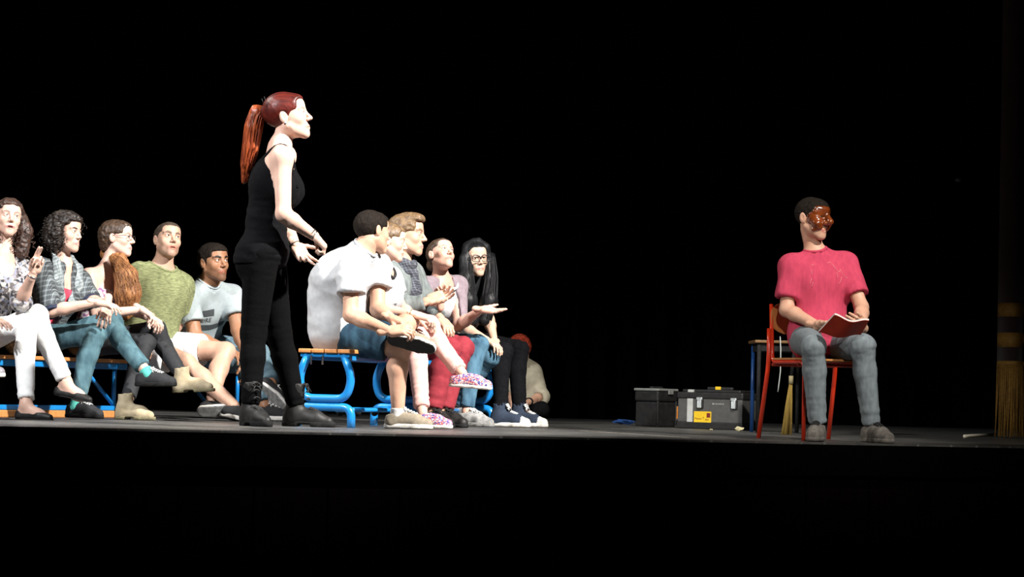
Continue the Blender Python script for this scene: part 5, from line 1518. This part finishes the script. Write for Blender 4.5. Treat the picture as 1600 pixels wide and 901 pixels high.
# ------------------------------------------------------------------ the red chair
def chair():
    c0 = PZ(1276, 0, 12.84); yaw = 20
    f = facing(yaw); r = np.cross(f, (0, 0, 1)); o = np.array([c0[0], c0[1], 0])
    g = lambda a, b_, z: o + f * a + r * b_ + np.array([0, 0, z])
    root = empty('chair', o); tag(root, 'red tubular chair with a plywood seat and back under the masked man', 'chair')
    red = mat('red_enamel', (.62, .036, .010), (.55, .030, .008), rough=.25, scale=12, coat=.3)
    ply = mat('plywood', (.50, .22, .07), (.42, .17, .05), rough=.4, scale=14, stretch=(1, 6, 1))
    for q in (1, -1):
        tube('side_frame', arc_pts([g(-.225, q * .178, .735), g(-.185, q * .185, .418), g(.20, q * .185, .418), g(.235, q * .20, 0)], .05, 6), .0115, red, root, 10, o)
        tube('rear_leg', arc_pts([g(-.208, q * .197, .60), g(-.185, q * .205, .42), g(-.275, q * .215, 0)], .10, 5), .0125, red, root, 10, o)
    tube('cross_tube', [g(-.19, .185, .405), g(-.19, -.185, .405)], .010, red, root, 8, o)
    tube('cross_tube', [g(.12, .185, .405), g(.12, -.185, .405)], .010, red, root, 8, o)
    V = []; Fq = []
    nx, ny = 10, 8                                     # seat: slightly dished plywood
    def sheet(fn, th, nrm):
        V = []; Fq = []
        for k in (0, 1):
            for i in range(nx + 1):
                for j in range(ny + 1): V.append(fn(i / nx, j / ny) + nrm * th * k)
        W = ny + 1; S = (nx + 1) * W
        for i in range(nx):
            for j in range(ny):
                a = i * W + j; Fq.append((a, a + 1, a + W + 1, a + W)); Fq.append((S + a, S + a + W, S + a + W + 1, S + a + 1))
        per = [i * W for i in range(nx + 1)] + [nx * W + j for j in range(1, W)] + [i * W + ny for i in range(nx - 1, -1, -1)] + [j for j in range(ny - 1, 0, -1)]
        for i in range(len(per)): a, b_ = per[i], per[(i + 1) % len(per)]; Fq.append((a, S + a, S + b_, b_))
        return np.array(V) - o, Fq
    V, Fq = sheet(lambda s_, t: g(-.19 + .40 * s_, (t - .5) * .385, .430 - .010 * math.sin(math.pi * s_) * math.sin(math.pi * t) - .02 * max(0, s_ - .85)), .010, np.array([0, 0, 1.0]))
    mesh_obj('seat', V, Fq, ply, root, smooth=False)
    V, Fq = sheet(lambda s_, t: g(-.205 - .015 * s_ - .030 * math.sin(math.pi * t), (t - .5) * .375 * (1 - .22 * abs(2 * s_ - 1) ** 4), .570 + .18 * (s_ - .5) * (1 - .16 * abs(2 * t - 1) ** 4) + .09), .010, f)
    mesh_obj('backrest', V, Fq, ply, root, smooth=False)
chair()
# ------------------------------------------------------------------ the booklet in the masked man's hands
def booklet():
    corners = [P(1279, 519, 12.34), P(1345, 523, 12.34), P(1304, 492, 12.21), P(1358, 501, 12.21)]
    fl_, fr, nl, nr_ = corners; base = (fl_ + fr) / 2
    root = empty('booklet', base); tag(root, 'open red booklet with white pages held by the masked man', 'booklet')
    cov = mat('red_card', (.48, .035, .012), (.42, .03, .010), rough=.5, scale=20); pap = mat('paper', (.78, .77, .74), (.70, .69, .66), rough=.8, scale=60)
    def pt(s_, t, z): return lerp(lerp(fl_, fr, s_), lerp(nl, nr_, s_), t) + np.array([0, 0, z - .022 * math.sin(math.pi * min(1, s_ * 1.05)) ** 2])
    def leafs(name, z0, z1, m, parent, ins):
        V = []; Fq = []; nx, ny = 16, 4
        for z in (z0, z1):
            for i in range(nx + 1):
                for j in range(ny + 1): V.append(pt(ins + (1 - 2 * ins) * i / nx, ins + (1 - 2 * ins) * j / ny, z))
        W = ny + 1; S = (nx + 1) * W
        for i in range(nx):
            for j in range(ny): a = i * W + j; Fq.append((a, a + 1, a + W + 1, a + W)); Fq.append((S + a, S + a + W, S + a + W + 1, S + a + 1))
        per = [i * W for i in range(nx + 1)] + [nx * W + j for j in range(1, W)] + [i * W + ny for i in range(nx - 1, -1, -1)] + [j for j in range(ny - 1, 0, -1)]
        for i in range(len(per)): a, b_ = per[i], per[(i + 1) % len(per)]; Fq.append((a, S + a, S + b_, b_))
        return mesh_obj(name, np.array(V) - base, Fq, m, parent, smooth=False)
    leafs('cover', 0, .0018, cov, root, 0); leafs('pages', .0019, .0105, pap, root, .004)
booklet()
# ------------------------------------------------------------------ toolboxes and clutter upstage
dark_plastic = mat('black_plastic', (.012, .012, .013), (.018, .018, .018), rough=.45, scale=30)
grey_plastic = mat('grey_plastic', (.20, .21, .20), (.16, .165, .16), rough=.5, scale=30)
grey_metal = mat('grey_toolbox_metal', (.075, .075, .073), (.06, .06, .058), rough=.45, scale=30)
orange_pl = mat('orange_plastic', (.60, .19, .012), (.5, .15, .01), rough=.4, scale=30)
chrome = mat('chrome', (.75, .80, .82), (.6, .65, .68), rough=.38, metal=.75, scale=20)
yellow = mat('yellow_label', (.72, .48, .02), (.65, .42, .015), rough=.5, scale=30)
redink = mat('dark_red_ink', (.16, .015, .012), (.13, .012, .01), rough=.6, scale=30)
def tower():
    o = PZ(1024, 0, 16.6); a = 47; Rm = Matrix.Rotation(deg(a), 3, 'Z'); Rn = np.array(Rm)
    root = empty('toolbox', o); tag(root, 'tall black plastic toolbox with a grey lid rim and orange catch', 'toolbox')
    q = lambda x, y, z: tuple(Rn @ np.array([x, y, z]))
    bm = bmesh.new(); box(bm, q(0, 0, .088), (.205, .205, .172), Rm, .012); bm_obj('lower_box', bm, dark_plastic, root)
    bm = bmesh.new(); box(bm, q(0, 0, .213), (.215, .215, .072), Rm, .012); bm_obj('upper_tray', bm, dark_plastic, root)
    bm = bmesh.new(); box(bm, q(0, 0, .258), (.225, .225, .018), Rm, .007); ld = bm_obj('lid', bm, grey_plastic, root)
    bm = bmesh.new(); box(bm, q(0, 0, .272), (.12, .03, .018), Rm, .006); bm_obj('handle', bm, dark_plastic, ld)
    for x, y, sx, sy in ((.02, -.116, .05, .012), (.116, .0, .012, .12)):
        bm = bmesh.new(); box(bm, q(x, y, .242), (sx, sy, .03), Rm, .004); bm_obj('catch', bm, orange_pl if sy > .05 else grey_plastic, root)
    for x, y in ((-.1, -.1), (.1, -.1), (.1, .1)):
        bm = bmesh.new(); box(bm, q(x, y, .1), (.016, .016, .16), Rm, .005); bm_obj('corner_rib', bm, dark_plastic, root)
tower()
def toolbox():
    l, r_ = PZ(1057, 0, 16.15), PZ(1160, 0, 15.85); d = (r_ - l); W = np.linalg.norm(d); ang = math.atan2(d[1], d[0])
    o = (l + r_) / 2; Rm = Matrix.Rotation(ang, 3, 'Z'); Rn = np.array(Rm); root = empty('toolbox', o)
    tag(root, 'wide dark grey toolbox with chrome latches, white stripe and yellow label', 'toolbox')
    q = lambda x, y, z: tuple(Rn @ np.array([x, y + .11, z]))
    def bx(name, x, y, z, sx, sy, sz, m, bev=.003, par=None):
        bm = bmesh.new(); box(bm, q(x, y, z), (sx, sy, sz), Rm, bev); return bm_obj(name, bm, m, par or root)
    bx('base', 0, 0, .024, W, .23, .048, dark_plastic, .008)
    bd_ = bx('body', 0, 0, .125, W - .012, .22, .160, grey_metal, .006)
    lid = bx('lid', 0, 0, .226, W + .004, .235, .046, dark_plastic, .010)
    bx('lid_top', 0, 0, .256, W - .06, .19, .022, dark_plastic, .008, lid)
    hd = bx('handle', .03, -.02, .275, .20, .03, .022, dark_plastic, .008, lid)
    bx('handle_tab', .02, -.035, .278, .042, .012, .022, yellow, .003, lid)
    bx('stripe', -W / 2 + .105, -.112, .125, .044, .006, .158, grey_plastic.copy() if False else mat('pale_stripe', (.42, .43, .42), (.36, .37, .36), rough=.6, scale=30), .001)
    bx('lid_stripe', -W / 2 + .105, -.10, .252, .044, .02, .026, mat('pale_stripe', (.42, .43, .42)), .003)
    for x in (-W / 2 + .185, W / 2 - .065):
        lt = bx('latch', x, -.117, .175, .052, .012, .070, dark_plastic, .003)
        bx('latch_plate', x, -.126, .172, .034, .012, .062, chrome, .005, lt)
        bx('latch_hook', x, -.124, .205, .046, .014, .018, chrome, .005, lt)
        for k in (-1, 0, 1): bx('latch_rib', x + k * .010, -.133, .165, .005, .006, .044, chrome, .002, lt)
    lb = bx('label_plate', -W / 2 + .205, -.1115, .082, .135, .003, .074, yellow, .0005)
    def txt(t, x, z, size, m):
        cu = bpy.data.curves.new('print', 'FONT'); cu.body = t; cu.size = size; cu.extrude = .0004; cu.resolution_u = 2
        tm = bpy.data.objects.new('tmp', cu); COL.objects.link(tm); dg = bpy.context.evaluated_depsgraph_get()
        me = bpy.data.meshes.new_from_object(tm.evaluated_get(dg)); bpy.data.objects.remove(tm)
        me.materials.clear(); me.materials.append(m); ob = bpy.data.objects.new('lettering', me); COL.objects.link(ob); ob.parent = root
        ob.matrix_local = Matrix.Translation(Vector(q(x, -.1137, z))) @ Rm.to_4x4() @ Matrix.Rotation(math.pi / 2, 4, 'X')
    txt('Master', -W / 2 + .145, .064, .020, redink); txt('T', -W / 2 + .205, .066, .022, redink); txt('MIX', -W / 2 + .226, .058, .017, redink)
    bx('label_picture', -W / 2 + .252, -.1138, .094, .028, .002, .030, redink, .0004)
    for i, wd in enumerate((.010, .006, .009, .007, .010, .008, .006)):
        bx('embossed_mark', -W / 2 + .285 + i * .0135, -.111, .172, wd * .75, .002, .012 if i == 0 else .007, mat('pale_stripe', (.42, .43, .42)), .0004)
    bx('side_strap', -W / 2 - .004, -.09, .105, .010, .02, .085, orange_pl, .003)
    bx('side_grip', -W / 2 - .012, -.04, .10, .02, .10, .10, grey_metal, .005)
toolbox()
def debris(name, x, Y, size, m, label, cat, seed, flat=.5):
    o = PZ(x, 0, Y); rnd = random.Random(seed); bm = bmesh.new(); bmesh.ops.create_icosphere(bm, subdivisions=2, radius=1.0)
    for v in bm.verts:
        k = 1 + rnd.uniform(-.35, .35); v.co = Vector((v.co.x * size[0] * k, v.co.y * size[1] * k, v.co.z * size[2] * k))
    mn = min(v.co.z for v in bm.verts)
    for v in bm.verts: v.co.z -= mn
    ob = bm_obj(name, bm, m, None, tuple(o)); tag(ob, label, cat)
debris('crumpled_paper', 1155, 15.55, (.026, .02, .014), mat('old_paper', (.55, .50, .30), (.45, .4, .22), rough=.9), 'small crumpled paper on the floor in front of the wide toolbox', 'paper', 3)
debris('paper_scrap', 1111, 15.6, (.010, .01, .004), mat('old_paper', (.55, .50, .30)), 'tiny paper scrap on the floor below the yellow label', 'paper', 5)
debris('blue_cloth', 974, 17.3, (.075, .06, .018), mat('blue_cloth', (.012, .07, .26), (.01, .05, .2), rough=.9), 'bright blue cloth lying left of the tall toolbox', 'cloth', 8)
# ------------------------------------------------------------------ low table, broom and cord behind the red chair
def low_table():
    l, r_ = PZ(1179, 0, 15.0), PZ(1262, 0, 14.85); o = (l + r_) / 2; W = np.linalg.norm(r_ - l); z = .585; D_ = .42
    root = empty('low_table', o + np.array([0, D_ / 2, 0])); tag(root, 'low wooden-topped table standing behind the red chair', 'table'); b0 = o + np.array([0, D_ / 2, 0])
    woodd = mat('table_wood', (.15, .075, .022), (.12, .06, .018), rough=.5, scale=14)
    bm = bmesh.new(); box(bm, (0, 0, z - .009), (W, D_, .018), None, .004); bm_obj('table_top', bm, woodd, root)
    for i, (x, y) in enumerate(((-1, -1), (1, -1), (-1, 1), (1, 1))):
        a = np.array([x * (W / 2 - .03), y * (D_ / 2 - .03), 0]); m = mat('blue_leg', (.012, .06, .20), (.01, .05, .17), rough=.4) if (x, y) == (-1, 1) else black_rubber
        tube('leg', [a, a + (0, 0, z - .018)], .013, m, root, 8)
    bm = bmesh.new(); box(bm, (0, 0, z - .045), (W - .05, D_ - .05, .05), None, .004); bm_obj('apron', bm, black_rubber, root)
    c_ = PZ(1218, 0, 14.78)
    pts = [P(1219, 526, 14.80), P(1220, 545, 14.77), P(1219.5, 580, 14.77), P(1217, 600, 14.77), P(1215.5, 612, 14.77)]
    pts = [P(1219, 526, 14.95)] + pts
    cd_ = tube('cord', pts, .0035, mat('pale_cord', (.45, .48, .46), (.4, .42, .4), rough=.5), None, 6, np.array(pts[-1]), False, tuple(pts[-1])); tag(cd_, 'pale cord hanging off the low table behind the red chair', 'cord')
low_table()
def straw_broom():
    b0 = PZ(1229, 0, 14.45); root = empty('broom', b0); tag(root, 'straw broom standing on the floor behind the red chair legs', 'broom')
    straw = mat('straw', (.27, .18, .035), (.18, .11, .02), rough=.9, scale=60, stretch=(1, 1, .1))
    rnd = random.Random(4); t0 = P(1236, 592, 14.45) - b0; lines = []
    for i in range(70):
        e = np.array([rnd.uniform(-.032, .030), rnd.uniform(-.02, .02), .002]); s0 = t0 + (rnd.uniform(-.006, .006), rnd.uniform(-.006, .006), 0)
        lines.append([s0, lerp(s0, e, .5) + (rnd.uniform(-.004, .004), 0, 0), e])
    V = []; Fq = []
    tag(tubes('bristles', lines, .0036, straw, root, 5), None, None, None, 'stuff')
    tube('binding', [t0 - (0, 0, .03), t0 + (0, 0, .02)], .014, mat('binding_thread', (.30, .25, .14), (.25, .2, .1)), root, 10)
    tube('handle', [t0, t0 + (.03, .02, .30)], .011, black_rubber, root, 8)
straw_broom()
# ------------------------------------------------------------------ house curtain at the right edge, with gold bands and fringe
def house_curtain():
    Y = 15.6; x0 = PZ(1556, 0, Y)[0]; fold = .168; n = 9
    root = empty('house_curtain', (x0 + .1, Y, 0)); tag(root, 'dark red stage curtain with two gold bands and gold fringe at the right edge', 'curtain')
    redv = mat('red_velvet', (.022, .005, .004), (.014, .003, .003), rough=.95, scale=14, sheen=.2); goldc = mat('gold_braid', (.28, .15, .025), (.20, .10, .015), rough=.7, scale=60)
    def prof(u): return .12 * abs(math.sin(math.pi * u)) ** .55
    def sheet(name, z0, z1, off, m, par, steps=10):
        V = []; Fq = []
        for i in range(n * steps + 1):
            u = i / steps; p = (x0 + u * fold - (x0 + .1), -prof(u) - off, 0)
            V += [(p[0], p[1], z0), (p[0], p[1], z1), (p[0], p[1] + .012, z0), (p[0], p[1] + .012, z1)]
            if i:
                a = 4 * (i - 1); b_ = 4 * i
                Fq += [(a, b_, b_ + 1, a + 1), (a + 2, a + 3, b_ + 3, b_ + 2), (a + 1, b_ + 1, b_ + 3, a + 3), (a, a + 2, b_ + 2, b_)]
        return mesh_obj(name, V, Fq, m, par)
    sheet('velvet', .47, 7.0, 0, redv, root)
    sheet('gold_band', .795, .885, .004, goldc, root); sheet('gold_band', .595, .69, .004, goldc, root); sheet('gold_band', .47, .505, .004, goldc, root)
    rnd = random.Random(9); lines = []
    for i in range(n * 34):
        u = i / 34; x = u * fold - .1; y = -prof(u) - .006
        dx = rnd.uniform(-.012, .012) - .006 * (1 - (u % 1) * 2); lines.append([(x, y, .485), (x + dx * .4, y + rnd.uniform(-.006, .006), .25), (x + dx, y + rnd.uniform(-.01, .008), .004 + rnd.uniform(0, .012))])
    tag(tubes('fringe', lines, .0034, goldc, root, 4), None, None, None, 'stuff')
house_curtain()
a, b_ = PZ(1507, .012, 15.0), PZ(1556, .012, 16.3)
tag(tube('wooden_batten', [a, b_], .011, mat('pale_wood', (.85, .80, .68), (.75, .7, .55), rough=.6), None, 6, a, False, tuple(a)), 'thin pale batten lying on the floor by the house curtain', 'batten')

bm = bmesh.new(); bmesh.ops.create_uvsphere(bm, u_segments=14, v_segments=8, radius=.03)
for v in bm.verts: v.co.z *= .62
ft = P(1497, 281, 20.86); tag(bm_obj('drape_fitting', bm, mat('dull_grey_fitting', (.30, .30, .30), (.25, .25, .25), rough=.5), None, tuple(ft), True), 'small dull grey fitting high on the black drape left of the house curtain', 'fitting')
